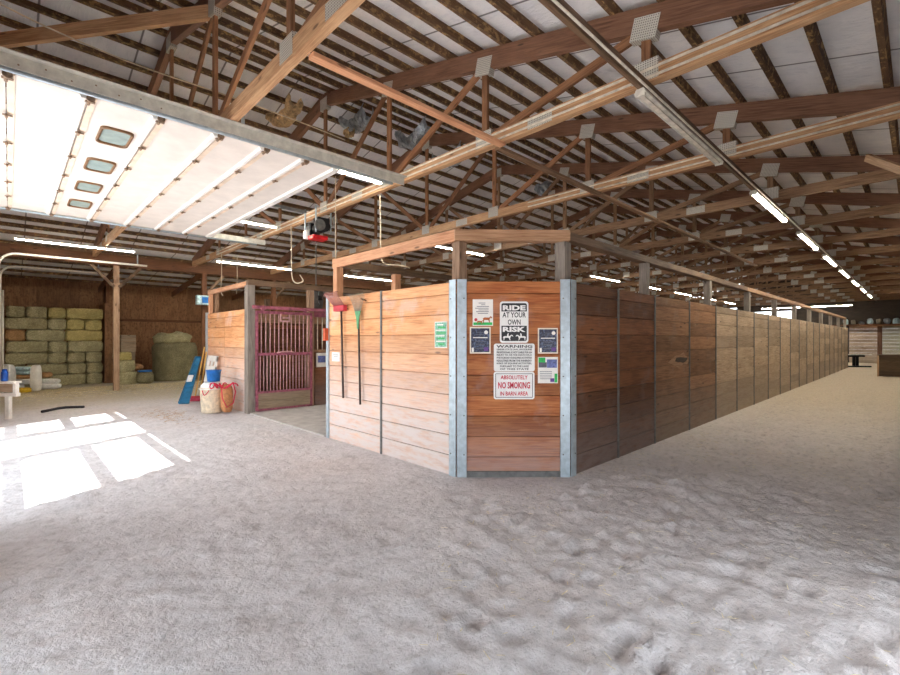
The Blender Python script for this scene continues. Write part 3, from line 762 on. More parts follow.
# galvanised corner posts: bent sheet around the corner
def corner_post(C0, d1, d2, n1, n2, label):
    t = thing('corner_post', label, 'post', (C0.x, C0.y, 0), 'galvanised corner posts')
    w = .105
    for d, nn in ((d1, n1), (d2, n2)):
        MB().box(C0 + d * (w / 2) + nn * .022 + UP * (H / 2), (w / 2, .004, H / 2 + .02), (d, nn, UP)).build('face_plate', 'galv', t)
        MB().box(C0 + d * w + nn * .013 + UP * (H / 2), (.004, .013, H / 2 + .02), (d, nn, UP)).build('edge_flange', 'galv', t)
        mb = MB()
        for k in range(5):
            p = C0 + d * (w * .75) + nn * .026 + UP * (.25 + k * .45); mb.cyl(p, p + nn * .006, .009, 8)
        mb.build('screws', 'galv_dark', t)
    return t
corner_post(A, V((0, 1, 0)), tdir, V((-1, 0, 0)), ndir, 'galvanised steel corner post left of the sign panel')
corner_post(B, -tdir, V((1, 0, 0)), ndir, V((0, -1, 0)), 'galvanised steel corner post right of the sign panel')
o = MB().b2((AX - .02, yB - .02, -.02), (AX + .06, yB + .05, H + .03)).build('end_channel', 'galv', None)
tag(o, 'grey steel channel at the aisle end of the light tan stall wall', 'steel channel', 'steel joint channels')
# tall wooden posts and rails on top
RT = 2.85
def post(x, y, s, z0, z1, mat, label, s2=None):
    s2 = s2 or s
    o = MB().b2((x - s / 2, y - s2 / 2, z0), (x + s / 2, y + s2 / 2, z1)).build('stall_post', mat, None, .006)
    return tag(o, label, 'post', 'tall stall posts')
post(A.x + .125, A.y + .085, .13, -.02, RT - .12, 'post', 'tall wooden post rising behind the left galvanised corner post')
post(B.x + .085, B.y + .14, .14, -.02, RT - .12, 'post_grey', 'tall wooden post rising behind the right galvanised corner post')
post(AX + .12, yB - .09, .12, -.02, RT - .1, 'rail_pink', 'tall wooden post at the aisle end of the light tan stall wall')
for i, x in enumerate([7.02 + 3.0 * k for k in range(10)]):
    post(x, RY + .125, .12, -.02, RT - .1, 'post_grey', '%s tall post above the long stall wall past the chamfered corner' % ORD[i])
o = MB().beam((AX + .09, A.y + .02, RT - .04), (AX + .09, yB - .0, RT - .04), .06, .14).build('top_rail', 'rail_pink', None, .005)
tag(o, 'light top rail above the tan stall wall with the rakes', 'rail', 'stall top rails')
ca = A + V((.09, .05, 0)); cb = B + V((.05, .13, 0))
o = MB().beam(ca + UP * (RT - .055) - tdir * .06, cb + UP * (RT - .055) + tdir * .08, .14, .13).build('top_rail', 'rail', None, .005)
tag(o, 'grey brown top rail above the panel with the signs', 'rail', 'stall top rails')
o = MB().b2((B.x + .12, RY + .06, RT - .1), (12.8, RY + .19, RT)).build('top_rail', 'rail_dark', None, .005)
tag(o, 'dark weathered top rail starting at the right corner of the sign panel', 'rail', 'stall top rails')
o = MB().b2((12.82, RY + .06, RT - .1), (XE, RY + .19, RT)).build('top_rail', 'rail', None, .005)
tag(o, 'long pale top rail running on to the far end of the stall wall', 'rail', 'stall top rails')
# rear row of the arena stalls along the aisle
yb = 6.62
for i, x in enumerate([5.05, 8.05, 11.05, 14.05, 17.05, 20.05, 23.05, 26.05, 29.05, 32.05]):
    post(x, yb, .13, -.0, RT - .09, 'rail_pink' if i == 0 else 'post', '%s tall post along the aisle behind the tan stall wall' % ORD[i])
o = MB().b2((AX + .2, yb - .06, RT - .09), (XE, yb + .06, RT + .02)).build('top_rail', 'rail_dark', None)
tag(o, 'dark top rail along the aisle seen behind the light tan wall', 'rail', 'stall top rails')
mb = MB(); planks(mb, (AX + .2, yb + .14), (XE, yb + .14), .0, 2.2, (0, 1, 0)); struct('wall_aisle', mb, 'plank_inner')
mb = MB(); planks(mb, (XE, RY + .05), (XE, yb), .0, 2.2, (1, 0, 0)); struct('wall_stall_end', mb, 'plank_grey')

# ------------------------------------------------------------------ the left stall with the maroon gate
GY, GX, GB = 10.08, 3.70, 12.85
mb = MB(); planks(mb, (GX, GY + .1), (GX, 11.55), -.02, H, (-1, 0, 0)); planks(mb, (GX, 11.56), (GX, GB), -.02, H, (-1, 0, 0))
tag(mb.build('stall_wall_panel', 'plank_peach', None, .003), 'orange and whitewashed plank end wall of the left stall behind the cream tub', 'stall wall', 'stall wall panels')
o = MB().b2((GX - .05, GY - .12, -.02), (GX + .11, GY + .07, RT - .1)).build('stall_post', 'post_grey', None, .008); tag(o, 'grey wooden corner post between the maroon gate and the left stall end wall', 'post', 'tall stall posts')
o = MB().b2((GX - .03, GB, -.02), (GX + .06, GB + .08, H + .03)).build('end_channel', 'galv', None); tag(o, 'grey steel channel at the hay side edge of the left stall', 'steel channel', 'steel joint channels')
post(GX + .06, GB - .06, .09, H, RT - .06, 'rail_pink', 'slim wooden post at the hay side corner of the left stall')
post(GX + .12, GB + .02 - .35, .08, H, RT - .06, 'rail', 'second slim post just behind the hay side corner post')
o = MB().b2((GX + .0, GY + .07, RT - .1), (GX + .08, GB, RT)).build('top_rail', 'rail_pink', None, .004); tag(o, 'pale top rail above the end wall of the left stall', 'rail', 'stall top rails')
o = MB().b2((GX - .02, GY - .06, RT - .1), (XE, GY + .06, RT + .02)).build('top_rail', 'rail_dark', None, .004); tag(o, 'top rail running along the aisle above the maroon gate', 'rail', 'stall top rails')
for i, x in enumerate((5.15, 8.2, 11.2, 14.2)):
    post(x, GY + .02, .14, -.0, RT - .1, 'post', ['tall post right of the maroon gate', 'second tall post past the maroon gate along the aisle', 'third tall post past the maroon gate along the aisle', 'fourth tall post past the maroon gate along the aisle'][i])
mb = MB(); planks(mb, (GX + .1, GB), (XE, GB), -.0, 2.0, (0, -1, 0)); struct('wall_stall_rear', mb, 'plank_inner')
mb = MB(); planks(mb, (7.3, GY + .1), (7.3, GB), -.0, 2.2, (-1, 0, 0)); struct('wall_stall_side', mb, 'plank_inner')
for i, x in enumerate((5.2, 6.6, 8.0)):
    post(x, GB - .1, .12, 0, 2.72, 'rail_dark', 'dark post %s standing at the back of the left stall' % ('nearest the end wall' if i == 0 else 'in the middle' if i == 1 else 'farthest along'))
o = MB().b2((GX + .1, GB - .2, 2.05), (XE, GB - .16, 2.30)).build('back_board', 'rail', None); tag(o, 'pale board along the back of the left stall above the planks', 'board')
# sliding gate
gx0, gx1 = 3.84, 5.10; gy = GY - .13
g = thing('stall_gate', 'maroon sliding stall gate with bars and a grey kick board', 'gate', ((gx0 + gx1) / 2, gy, 0))
def gbar(x0, z0, x1, z1, w=.05): return MB().beam((x0, gy, z0), (x1, gy, z1), .035, w, up=(0, 0, 1) if abs(x1 - x0) > abs(z1 - z0) else (1, 0, 0))
for x in (gx0, gx1): gbar(x, .04, x, 2.2).build('stile', 'gate', g)
gbar(gx0, 2.175, gx1, 2.175, .06).build('top_bar', 'gate', g); gbar(gx0, 1.26, gx1, 1.26, .06).build('middle_bar', 'gate', g); gbar(gx0, .43, gx1, .43).build('lower_bar', 'gate', g); gbar(gx0, .05, gx1, .05, .04).build('bottom_bar', 'gate', g)
def bars(n, z0, z1, skip=()):
    for k in range(n):
        x = gx0 + (gx1 - gx0) * (k + 1) / (n + 1)
        zt = 2.0 if k in skip else z1
        MB().cyl((x, gy, z0), (x, gy, zt), .011, 8).build('gate_rod', 'gate_bar', g)
bars(12, 1.28, 2.15, (5, 6)); bars(16, .45, 1.24)
xm = (gx0 + gx1) / 2
mb = MB().b2((xm - .11, gy - .02, 1.98), (xm + .11, gy + .02, 2.01)); mb.b2((xm - .11, gy - .02, 2.0), (xm - .09, gy + .02, 2.15)); mb.b2((xm + .09, gy - .02, 2.0), (xm + .11, gy + .02, 2.15)); mb.b2((xm - .06, gy - .03, 2.05), (xm + .07, gy - .0, 2.09))
mb.build('yoke', 'gate_bar', g)
MB().tube([(xm - .2, gy - .03, 1.29), (xm - .1, gy - .06, 1.31), (xm + .1, gy - .06, 1.31), (xm + .2, gy - .03, 1.29)], .014, 8).build('latch', 'gate_bar', g)
mb = MB(); planks(mb, (gx0 + .03, gy - .012), (gx1 - .03, gy - .012), .07, .41, (0, -1, 0), .025, .17); plabel(mb.build('kick_board', 'kick', g), 'grey wooden kick board')
for x in (gx0 + .12, gx1 - .16): MB().cyl((x, gy - .05, 2.25), (x, gy + .01, 2.25), .045, 14).build('hanger_wheel', 'gate', g)
tr2 = MB().b2((gx0 - .1, gy - .03, 2.245), (6.75, gy + .03, 2.315)).build('gate_rail', 'gate', None); tag(tr2, 'maroon sliding rail above the stall gate', 'gate rail')
# front panel beside the gate with grille and notice
fp = thing('stall_partition', 'brown plank stall front with a barred grille right of the maroon gate', 'stall front', (6.2, GY, 0))
mb = MB(); planks(mb, (5.25, GY), (7.25, GY), -.0, 1.28, (0, -1, 0)); mb.build('plank_panel', 'plank_brown', fp)
MB().b2((5.22, GY - .03, 1.28), (7.25, GY + .02, 1.34)).build('sill', 'rail', fp); MB().b2((5.22, GY - .03, 2.12), (7.25, GY + .02, 2.24)).build('head_rail', 'gate', fp)
for k in range(15): MB().cyl((5.33 + k * .128, GY, 1.34), (5.33 + k * .128, GY, 2.12), .013, 8).build('grille_rod', 'conduit', fp)
nt = thing('notice_board', 'small white framed notice with a blue picture on the stall front', 'notice', (5.42, GY - .03, 1.0))
c = V((5.42, GY - .028, 1.09))
MB().box(c, (.14, .012, .17)).build('frame', 'white_paint', nt); MB().box(c + V((0, -.014, .02)), (.10, .003, .08)).build('picture', 'flyer_blue', nt)
# blue box on the post
bb = thing('wall_box', 'blue and white box hung on the dark post behind the left stall', 'box', (4.74, HEEL_L - .2, 2.78))
c = V((4.76, HEEL_L - .24, 2.93)); MB().box(c, (.2, .1, .16)).build('casing', 'bag_blue', bb, .01); MB().box(c + V((.06, -.105, 0)), (.11, .006, .1)).build('blue_front', 'blue_plastic', bb)
# round fan over the stalls
fc = onY(316, 298, GY + .35); fn = thing('barn_fan', 'round grey barn fan behind the rail right of the left stall', 'fan', fc - V((0, 0, .28)))
fd = V((.75, -.66, 0)).normalized(); sd = fd.cross(UP)
shr = MB().rings([[fc + fd * dd + (sd * math.cos(2 * PI * k / 24) + UP * math.sin(2 * PI * k / 24)) * .28 for k in range(24)] for dd in (-.07, .12)], caps=False).build('shroud', 'galv_dark', fn)
for r in (.27, .2, .13): MB().tube([fc - fd * .06 + (sd * math.cos(2 * PI * k / 24) + UP * math.sin(2 * PI * k / 24)) * r for k in range(25)], .01, 6).build('guard_ring', 'galv_dark', shr)
for k in range(4):
    a = 2 * PI * k / 4 + .4; u = sd * math.cos(a) + UP * math.sin(a); w = sd * -math.sin(a) + UP * math.cos(a)
    MB().box(fc + u * .14 + fd * .02, (.11, .06, .005), (u, (w + fd * .4).normalized(), (fd - w * .4).normalized())).build('blade', 'galv', fn)
MB().cyl(fc - fd * .03, fc + fd * .16, .06, 12).build('motor', 'black_metal', fn)
MB().b2((fc.x - .01, fc.y - .01, fc.z + .25), (fc.x + .01, fc.y + .01, 4.06)).build('drop_rod', 'galv_dark', fn)
# ================================================================== SIGNS ON THE CHAMFERED PANEL
def onC(px, py, off=0.0):
    r = ray(px, py); o = V((0, 0, CAMZ)); k = ((A + ndir * off) - o).dot(ndir) / r.dot(ndir); return o + r * k
def board(name, label, cat, px0, py0, px1, py1, mat, group, thick=.004, off=.004, r=.0):
    a, b = onC(px0, py1), onC(px1, py0); c = (a + b) / 2; w = (b - a).dot(tdir); h = b.z - a.z
    t = thing(name, label, cat, V((c.x, c.y, a.z)) + ndir * off, group)
    c2 = c + ndir * off
    if r: panel_r(c2, w, h, thick, mat, t, 'panel', r)
    else: MB().box(c2, (w / 2, thick / 2, h / 2), (tdir, ndir, UP)).build('panel', mat, t)
    return t, c2 + ndir * (thick / 2), w, h
def panel_r(c, w, h, thick, mat, t, nm, r=.025):
    pts = [c - ndir * (thick / 2) + tdir * x + UP * y for x, y, _ in rrect(0, 0, w / 2, h / 2, 0, r)]
    return MB().prism(pts, ndir * thick).build(nm, mat, t)
def patch(t, c, x, y, w, h, mat, nm, lift=.0012):
    return MB().box(c + tdir * x + UP * y + ndir * lift, (w / 2, .0008, h / 2), (tdir, ndir, UP)).build(nm, mat, t)
def txt(t, c, s, x, y, w, h, mat, bold=.0, lift=.0035): return text_mesh('lettering', s, c + ndir * lift, tdir, UP, w, h, mat, t, .0012, bold, x, y)

# RIDE AT YOUR OWN RISK
t, c, w, h = board('warning_sign', 'black and white sign reading RIDE AT YOUR OWN RISK', 'sign', 499.8, 301.5, 528.3, 342.8, 'sign_white', 'signs on the stall corner', r=.03)
panel_r(c + ndir * .0008, w * .89, h * .915, .0012, 'sign_black', t, 'black_field', .022)
patch(t, c, 0, h * .085, w * .89, h * .345, 'sign_white', 'white_band', .0022)
txt(t, c, 'RIDE', 0, h * .345, w * .80, h * .125, 'sign_white', .045)
txt(t, c, 'AT YOUR', 0, h * .175, w * .82, h * .13, 'sign_black', .02)
txt(t, c, 'OWN', 0, -h * .0, w * .45, h * .13, 'sign_black', .02)
txt(t, c, 'RISK', 0, -h * .175, w * .80, h * .125, 'sign_white', .045)
horse = [(-.42, -.5), (-.36, -.5), (-.33, -.22), (-.22, -.12), (.06, -.14), (.12, -.3), (.2, -.5), (.26, -.5), (.21, -.28), (.24, -.08), (.3, .08), (.36, .14), (.48, .04), (.53, .1), (.46, .22), (.38, .3), (.3, .26), (.16, .12), (.06, .1), (.07, .22), (.06, .36), (.09, .42), (.06, .5), (0, .5), (-.03, .43), (-.06, .36), (-.08, .2), (-.08, .08), (-.3, .1), (-.42, .04), (-.5, -.16), (-.44, -.14), (-.42, -.28)]
for sx, sg in ((-.22, 1), (.24, -1)):
    pts = [c + ndir * .0025 + tdir * (w * sx + sg * x * w * .36) + UP * (-h * .355 + y * h * .17) for x, y in horse]
    MB().prism(pts, ndir * .001).build('rider_picture', 'sign_white', t)
# WARNING
t, c, w, h = board('warning_sign', 'white sign headed WARNING with lines of small black text', 'sign', 493.8, 343.6, 534.6, 371.4, 'sign_white', 'signs on the stall corner', r=.025)
txt(t, c, 'WARNING', 0, h * .40, w * .88, h * .10, 'sign_black', .02)
lines = ['UNDER STATE LAW, AN EQUINE', 'PROFESSIONAL IS NOT LIABLE FOR AN', 'INJURY TO, OR THE DEATH OF, A', 'PARTICIPANT IN EQUINE ACTIVITIES', 'RESULTING FROM THE INHERENT', 'RISKS OF EQUINE ACTIVITIES,', 'PURSUANT TO THE LAWS', 'OF THIS STATE']
for i, s in enumerate(lines): txt(t, c, s, 0, h * (.285 - i * .1), w * (.86 if i not in (6, 7) else .7), h * .068, 'sign_black', .02)
# NO SMOKING
t, c, w, h = board('no_smoking_sign', 'white sign with red letters ABSOLUTELY NO SMOKING IN BARN AREA', 'sign', 493.6, 371.8, 534.4, 399.2, 'sign_white', 'signs on the stall corner', r=.025)
bw, bh = w * .9, h * .86
for x, y, a, b in ((0, bh / 2, bw, .006), (0, -bh / 2, bw, .006), (-bw / 2, 0, .006, bh), (bw / 2, 0, .006, bh)): patch(t, c, x, y, a, b, 'sign_black', 'border_line')
txt(t, c, 'ABSOLUTELY', 0, h * .30, w * .66, h * .15, 'ink_red', .012)
txt(t, c, 'NO SMOKING', 0, h * .01, w * .78, h * .24, 'ink_red', .022)
txt(t, c, 'IN BARN AREA', 0, -h * .29, w * .68, h * .15, 'ink_red', .012)
# flyers
t, c, w, h = board('flyer', 'cream paper flyer with brown horses on green grass, top left of the signs', 'flyer', 472.6, 299.4, 493.0, 325.8, 'paper', 'flyers on the stall corner', .002)
patch(t, c, 0, -h * .42, w * .92, h * .1, 'flyer_green', 'grass_print'); hz = [(-.45, -.5), (-.38, -.5), (-.33, -.1), (.1, -.12), (.2, -.5), (.27, -.5), (.24, 0), (.34, .2), (.5, .12), (.52, .24), (.36, .42), (.2, .22), (-.3, .24), (-.48, .1), (-.44, -.1)]
for qx, qy, qw, qh in ((.22, -.25, .46, .28), (-.12, -.35, .34, .15)): MB().prism([c + ndir * .0014 + tdir * (w * qx + x * w * qw) + UP * (h * qy + y * h * qh) for x, y in hz], ndir * .001).build('horse_print', 'flyer_brown', t)
MB().prism([c + ndir * .0014 + tdir * (-w * .34 + .018 * math.cos(k * PI / 6)) + UP * (-h * .27 + .018 * math.sin(k * PI / 6)) for k in range(12)], ndir * .001).build('flower_print', 'rake_red', t)
for k in range(7): patch(t, c, (-.04, .02, 0, -.05, .03, -.02, 0)[k] * w, h * (.36 - k * .065), w * (.34, .2, .6, .66, .5, .62, .5)[k], h * .022, 'ink_grey', 'text_line')
for px0, py0, px1, py1, lab in ((469.8, 327.0, 490.6, 353.5, 'dark blue flyer in a plastic sleeve left of the WARNING sign'), (537.8, 328.0, 557.8, 353.6, 'dark night scene flyer right of the RIDE AT YOUR OWN RISK sign')):
    t, c, w, h = board('flyer', lab, 'flyer', px0, py0, px1, py1, 'paper_cream', 'flyers on the stall corner', .002)
    patch(t, c, 0, 0, w * .88, h * .9, 'flyer_dark', 'print')
    MB().prism([c + ndir * .0022 + tdir * (w * .28 + .022 * math.cos(k * PI / 8)) + UP * (h * .3 + .022 * math.sin(k * PI / 8)) for k in range(16)], ndir * .001).build('moon_print', 'paper', t)
    patch(t, c, 0, h * .1, w * .7, h * .035, 'paper', 'text_line', .0024)
    for k in range(5): patch(t, c, 0, h * (.3, .22, -.05, -.15, -.3)[k], w * (.3, .4, .5, .42, .5)[k], h * .025, 'ink_grey', 'text_line', .0024)
    patch(t, c, w * .28, -h * .33, w * .22, h * .14, 'flyer_purple', 'corner_print', .0024); patch(t, c, -w * .36, -h * .36, w * .1, h * .16, 'paper', 'corner_print', .0024)
t, c, w, h = board('flyer', 'white flyer with green corners and a blue photograph, lowest on the right', 'flyer', 537.8, 357.0, 557.8, 383.2, 'paper', 'flyers on the stall corner', .002)
patch(t, c, -w * .3, h * .38, w * .34, h * .2, 'flyer_green', 'green_print'); patch(t, c, -w * .26, h * .2, w * .4, h * .2, 'ink_grey', 'photo_print'); patch(t, c, w * .2, h * .25, w * .5, h * .32, 'flyer_blue', 'photo_print'); patch(t, c, w * .4, -h * .3, w * .14, h * .34, 'flyer_green', 'green_print'); patch(t, c, w * .22, -h * .38, w * .2, h * .14, 'flyer_purple', 'photo_print')
for k in range(5): patch(t, c, -w * .1, -h * (.05 + k * .07), w * .6, h * .02, 'ink_grey', 'text_line')
# poster and tag on the tan wall
def onA(px, py): return onX(px, py, AX)
def wall_board(name, label, cat, px0, py0, px1, py1, mat, thick=.003):
    a, b = onA(px0, py0), onA(px1, py1); c = (a + b) / 2 + V((-.005 - thick / 2, 0, 0)); w = abs(a.y - b.y); h = abs(a.z - b.z)
    t = thing(name, label, cat, (c.x, c.y, min(a.z, b.z)))
    MB().box(c, (thick / 2, w / 2, h / 2)).build('panel', mat, t); return t, c + V((-thick / 2, 0, 0)), w, h
t, c, w, h = wall_board('poster', 'green printed poster on the tan wall beside the galvanised corner post', 'poster', 435.2, 321.8, 447.6, 348, 'paper')
def wp(t, c, y, z, w, h, mat, nm): return MB().box(c + V((-.001, -y, z)), (.0008, w / 2, h / 2)).build(nm, mat, t)
wp(t, c, 0, 0, w * .9, h * .92, 'flyer_teal', 'print')
for k in range(8): wp(t, c + V((-.001, 0, 0)), (-.05, .08, 0, .05, -.04, .02, 0, .05)[k] * w, h * (.38 - k * .105), w * (.5, .6, .75, .7, .7, .6, .75, .5)[k], h * .045, 'flyer_green' if k % 2 else 'paper', 'text_line')
t, c, w, h = wall_board('paper_notice', 'small white paper notice at the edge of the tan wall by the red rake', 'notice', 332.5, 352, 340, 361.5, 'paper')
wp(t, c, 0, h * .2, w * .7, h * .06, 'ink_grey', 'text_line'); wp(t, c, 0, 0, w * .6, h * .05, 'ink_grey', 'text_line')
p = onX(328.5, 334.5, AX); o = MB().box(p + V((-.05, .0, 0)), (.03, .03, .1)).build('latch_plate', 'orange_tag', None); tag(o, 'small orange plate on the aisle end post of the tan wall', 'plate')

# ================================================================== RAKES
Xr = AX - .045
a, b = onX(341.2, 311, Xr), onX(343.2, 398, Xr)
t = thing('hay_rake', 'red headed rake hanging on the tan wall, nearer the aisle', 'rake', (Xr, b.y, b.z), 'tools on the tan wall')
MB().tube([b, a + UP * .05], .016, 10).build('handle', 'pole_dark', t)
h0 = a + UP * .02
hd = MB().box(h0 + V((-.02, 0, .02)), (.035, .15, .045)).build('head', 'rake_red', t, .008)
for k in range(13):
    y = (k - 6) * .024
    MB().tube([h0 + V((-.03, y, .05)), h0 + V((-.10, y * 1.15 + .03, .15)), h0 + V((-.16, y * 1.3 + .06, .24)), h0 + V((-.13, y * 1.3 + .07, .27))], .0055, 5).build('tine', 'rake_head', hd)
a, b = onX(358.5, 318, Xr), onX(360.2, 404.5, Xr)
t = thing('leaf_rake', 'green leaf rake with wire tines hanging right of the red rake', 'rake', (Xr, b.y, b.z), 'tools on the tan wall')
MB().tube([b, a], .015, 10).build('handle', 'pole_dark', t)
hd = MB().prism([a + V((-.02, -.016, -.16)), a + V((-.02, .016, -.16)), a + V((-.02, .03, -.02)), a + V((-.02, .075, .10)), a + V((-.02, -.075, .10)), a + V((-.02, -.03, -.02))], (.012, 0, 0)).build('head', 'rake_green', t)
for k in range(13):
    y = (k - 6) * .03
    MB().tube([a + V((-.014, y * .4, .1)), a + V((-.02, y, .30)), a + V((-.06, y * 1.1, .35)), a + V((-.07, y * 1.1, .32))], .004, 5).build('tine', 'wire', hd)
for (y, z, lab) in ((onA(348, 309).y, onA(348, 309).z, 'red'), (onA(366, 301).y, onA(366, 301).z, 'green')):
    o = MB().cyl((AX - .0, y, z), (AX - .09, y, z + .03), .012, 8).build('wall_hook', 'rust', None); tag(o, 'rusty hook on the tan wall beside the %s rake head' % lab, 'hook', 'wall hooks')

# ================================================================== CLUTTER BY THE LEFT STALL
def gp(px, py): return onZ(px, py, 0)
q = V((3.18, 10.72, 0))
t = thing('muck_tub', 'cream plastic tub standing against the left stall end wall', 'tub', q)
tb = MB().lathe(q, [(.2, .0), (.215, .02), (.24, .50), (.25, .51), (.25, .54), (.23, .54), (.2, .05), (.0, .04)], 28, caps=False).build('body', 'tub', t)
MB().tube([q + V((math.cos(2 * PI * k / 28), math.sin(2 * PI * k / 28), 0)) * .25 + UP * .52 for k in range(29)], .013, 8).build('rim', 'white_plastic', tb)
hp_ = [q + V((-.19, -.18, .5)) + V((-.02 * math.sin(PI * k / 8), -.02, -.10 * math.sin(PI * k / 8))) + V((.1, -.1, 0)) * (k / 8 - .5) for k in range(9)]
MB().tube(hp_, .01, 6).build('handle', 'rope', tb)
def blob(c, sx, sy, sz, seed, amp=.12, n=14, m=9, power=.75, freq=3.0):
    mb = MB(); rings = []
    for i in range(m):
        ph = -PI / 2 + PI * (i + .02) / (m - .96); cz = math.copysign(abs(math.sin(ph)) ** power, math.sin(ph)); cr = abs(math.cos(ph)) ** power
        ring = []
        for j in range(n):
            a = 2 * PI * j / n; cx = math.copysign(abs(math.cos(a)) ** power, math.cos(a)); sy_ = math.copysign(abs(math.sin(a)) ** power, math.sin(a))
            p = V((cx * cr * sx, sy_ * cr * sy, cz * sz)); d = noise.noise_vector(p * freq + V((seed, seed, seed))) * amp * min(sx, sy, sz) * 2
            ring.append(V(c) + p + d)
        rings.append(ring)
    return mb.rings(rings)
q2 = V((3.37, 10.40, 0))
t = thing('grain_sack', 'brown sack standing between the cream tub and the plank wall', 'sack', q2)
blob(q2 + UP * .31, .12, .13, .31, 4.2, .08, 20, 12, .6).build('body', 'sack_brown', t)
mb = MB(); rp = []
for k in range(90):
    s = k / 89; rp.append(V((3.05 + .38 * s + .07 * math.sin(s * 33), 10.62 - .30 * s - .14 + .1 * math.cos(s * 29), .60 + .05 * math.sin(s * 41))))
tag(mb.tube(rp, .013, 6).build('lead_rope', 'rope', None), 'tangled red rope lying over the cream tub and brown sack', 'rope')
o = MB().tube([(3.22, 10.25, .56), (3.23, 10.23, .34), (3.32, 10.23, .14), (3.45, 10.23, .22), (3.52, 10.3, .45), (3.48, 10.34, .66)], .012, 6).build('lead_rope', 'rope', None); tag(o, 'red rope looping down the front of the brown sack', 'rope')
qb = V((3.22, 10.76, .665))
t = thing('blue_bucket', 'small blue bucket sitting on top of the cream tub', 'bucket', qb)
MB().lathe(qb, [(.0, .0), (.125, .0), (.145, .23), (.155, .23), (.155, .25), (.135, .25), (.115, .02), (.0, .02)], 24, caps=False).build('body', 'blue_plastic', t)
MB().tube([qb + V((.15 * math.cos(a), .05 * math.sin(a) - .03, .24 + .0 * a)) for a in [PI * k / 10 for k in range(11)]], .006, 6).build('bail_handle', 'galv_dark', t)
t_ = MB().lathe(q + UP * .548, [(.235, 0), (.225, .04), (.17, .10), (.0, .11)], 24, caps=False).build('tub_lid', 'bag_white', None); tag(t_, 'rumpled white cover over the cream tub under the blue bucket', 'cover')
# slatted white plastic panel leaning on the wall behind the bucket
wn = V((-1, 0, .16)).normalized(); c = V((3.53, 12.12, .62)); wu = V((0, 1, 0)); wv = wn.cross(wu).normalized(); wv = wv if wv.z > 0 else -wv
t = thing('plastic_rack', 'white slotted plastic panel leaning on the end wall behind the blue bucket', 'panel', (3.5, 12.12, 0))
for z in (-.50, -.24, .0, .24, .50): MB().box(c + wv * z, (.33, .07, .025), (wu, wv, wn)).build('slat', 'white_plastic', t, .006)
for y in (-.28, 0.0, .28): MB().box(c + wu * y - wn * .0, (.05, .56, .02), (wu, wv, wn)).build('upright', 'white_plastic', t, .004)
# brooms, sled
def pole_tool(base, top, r, mat): return MB().tube([base, top], r, 8)
gb = gp(195, 401); b0, t0 = gb + UP * .1, onX(204.5, 347, 3.63)
t = thing('push_broom', 'pink bristled push broom with a yellow handle leaning at the stall corner', 'broom', (gb.x, gb.y, 0))
pole_tool(b0, t0, .016, 0).build('handle', 'yellow_wood', t); MB().box(gb + UP * .1, (.25, .03, .03), (V((.75, -.66, 0)), V((.66, .75, 0)), UP)).build('head', 'rake_red', t); MB().box(gb + UP * .04, (.25, .04, .04), (V((.75, -.66, 0)), V((.66, .75, 0)), UP)).build('bristles', 'pink_brush', t)
o = pole_tool(gp(199.5, 398.5), onX(206.5, 352, 3.64), .018, 0).build('wooden_pole', 'yellow_wood', None); tag(o, 'plain wooden pole leaning beside the push broom', 'pole')
c0, c1 = gp(184, 405) + UP * .03, onX(198.5, 358, 3.58); d = (c1 - c0).normalized(); sd2 = d.cross(UP).normalized(); nn = sd2.cross(d)
t = thing('plastic_sled', 'blue ribbed plastic sled standing on end left of the brooms', 'sled', c0)
cm = (c0 + c1) / 2; L2 = (c1 - c0).length / 2
pts = [c0 - sd2 * .11, c0 + sd2 * .11, c1 + sd2 * .06, c1 - sd2 * .06]
MB().prism(pts, nn * .02).build('bottom', 'teal_plastic', t)
for pa, pb in ((pts[0], pts[3]), (pts[1], pts[2]), (pts[0], pts[1]), (pts[3], pts[2])): MB().beam(pa + nn * .03, pb + nn * .03, .02, .05, up=nn).build('side_lip', 'teal_plastic', t)
for k in range(5):
    f = (k + 1) / 6; wdt = .11 - .05 * f
    MB().beam(c0 + d * (2 * L2 * f) - sd2 * wdt + nn * .03, c0 + d * (2 * L2 * f) + sd2 * wdt + nn * .03, .03, .03, up=nn).build('rib', 'teal_plastic', t)
plabel(MB().box(c0 + d * 1.0 * L2 + nn * .06 - sd2 * .02, (.1, .06, .01), (d, sd2, nn)).build('sticker', 'bag_white', t), 'pale sticker')

# ================================================================== HAY
def bale(L, W, Hh, seed, mat, name='hay_bale'):
    mb = MB(); nx, ny, nz = max(4, int(L / .09)), 5, 5
    def P(u, v, w):
        p = V((u * L / 2, v * W / 2, w * Hh / 2)); k = 1 - .05 * (abs(u) ** 6 * abs(v) ** 6 + abs(v) ** 6 * abs(w) ** 6 + abs(u) ** 6 * abs(w) ** 6)
        return p * k + noise.noise_vector(p * 6 + V((seed, 0, seed))) * .018 + noise.noise_vector(p * 17 + V((0, seed, 0))) * .012
    def grid(fn, a, b):
        o = len(mb.v)
        for i in range(a + 1):
            for j in range(b + 1): mb.v.append(fn(2 * i / a - 1, 2 * j / b - 1))
        for i in range(a):
            for j in range(b):
                q = o + i * (b + 1) + j; mb.f.append([q, q + b + 1, q + b + 2, q + 1]); mb.r.append(.5); mb.sm.append(False); mb.uv.append([(0, 0)] * 4)
    for s in (-1, 1):
        grid(lambda a, b: P(s, a, b), ny, nz); grid(lambda a, b: P(a, s, b), nx, nz); grid(lambda a, b: P(a, b, s), nx, ny)
    o = mb.build(name, mat, None, origin=(0, 0, -Hh / 2)); return o
hy = 20.55; bh = .385
rows = [(0, [.98, .95, .44]), (1, [.46, .98, .46, .44]), (2, [.98, .46, .46, .45]), (3, [.98, .46, .92]), (4, [.46, .93, .96]), (5, [.98, .46, .45, .46]), (6, [.43, .50, .44, .97])]
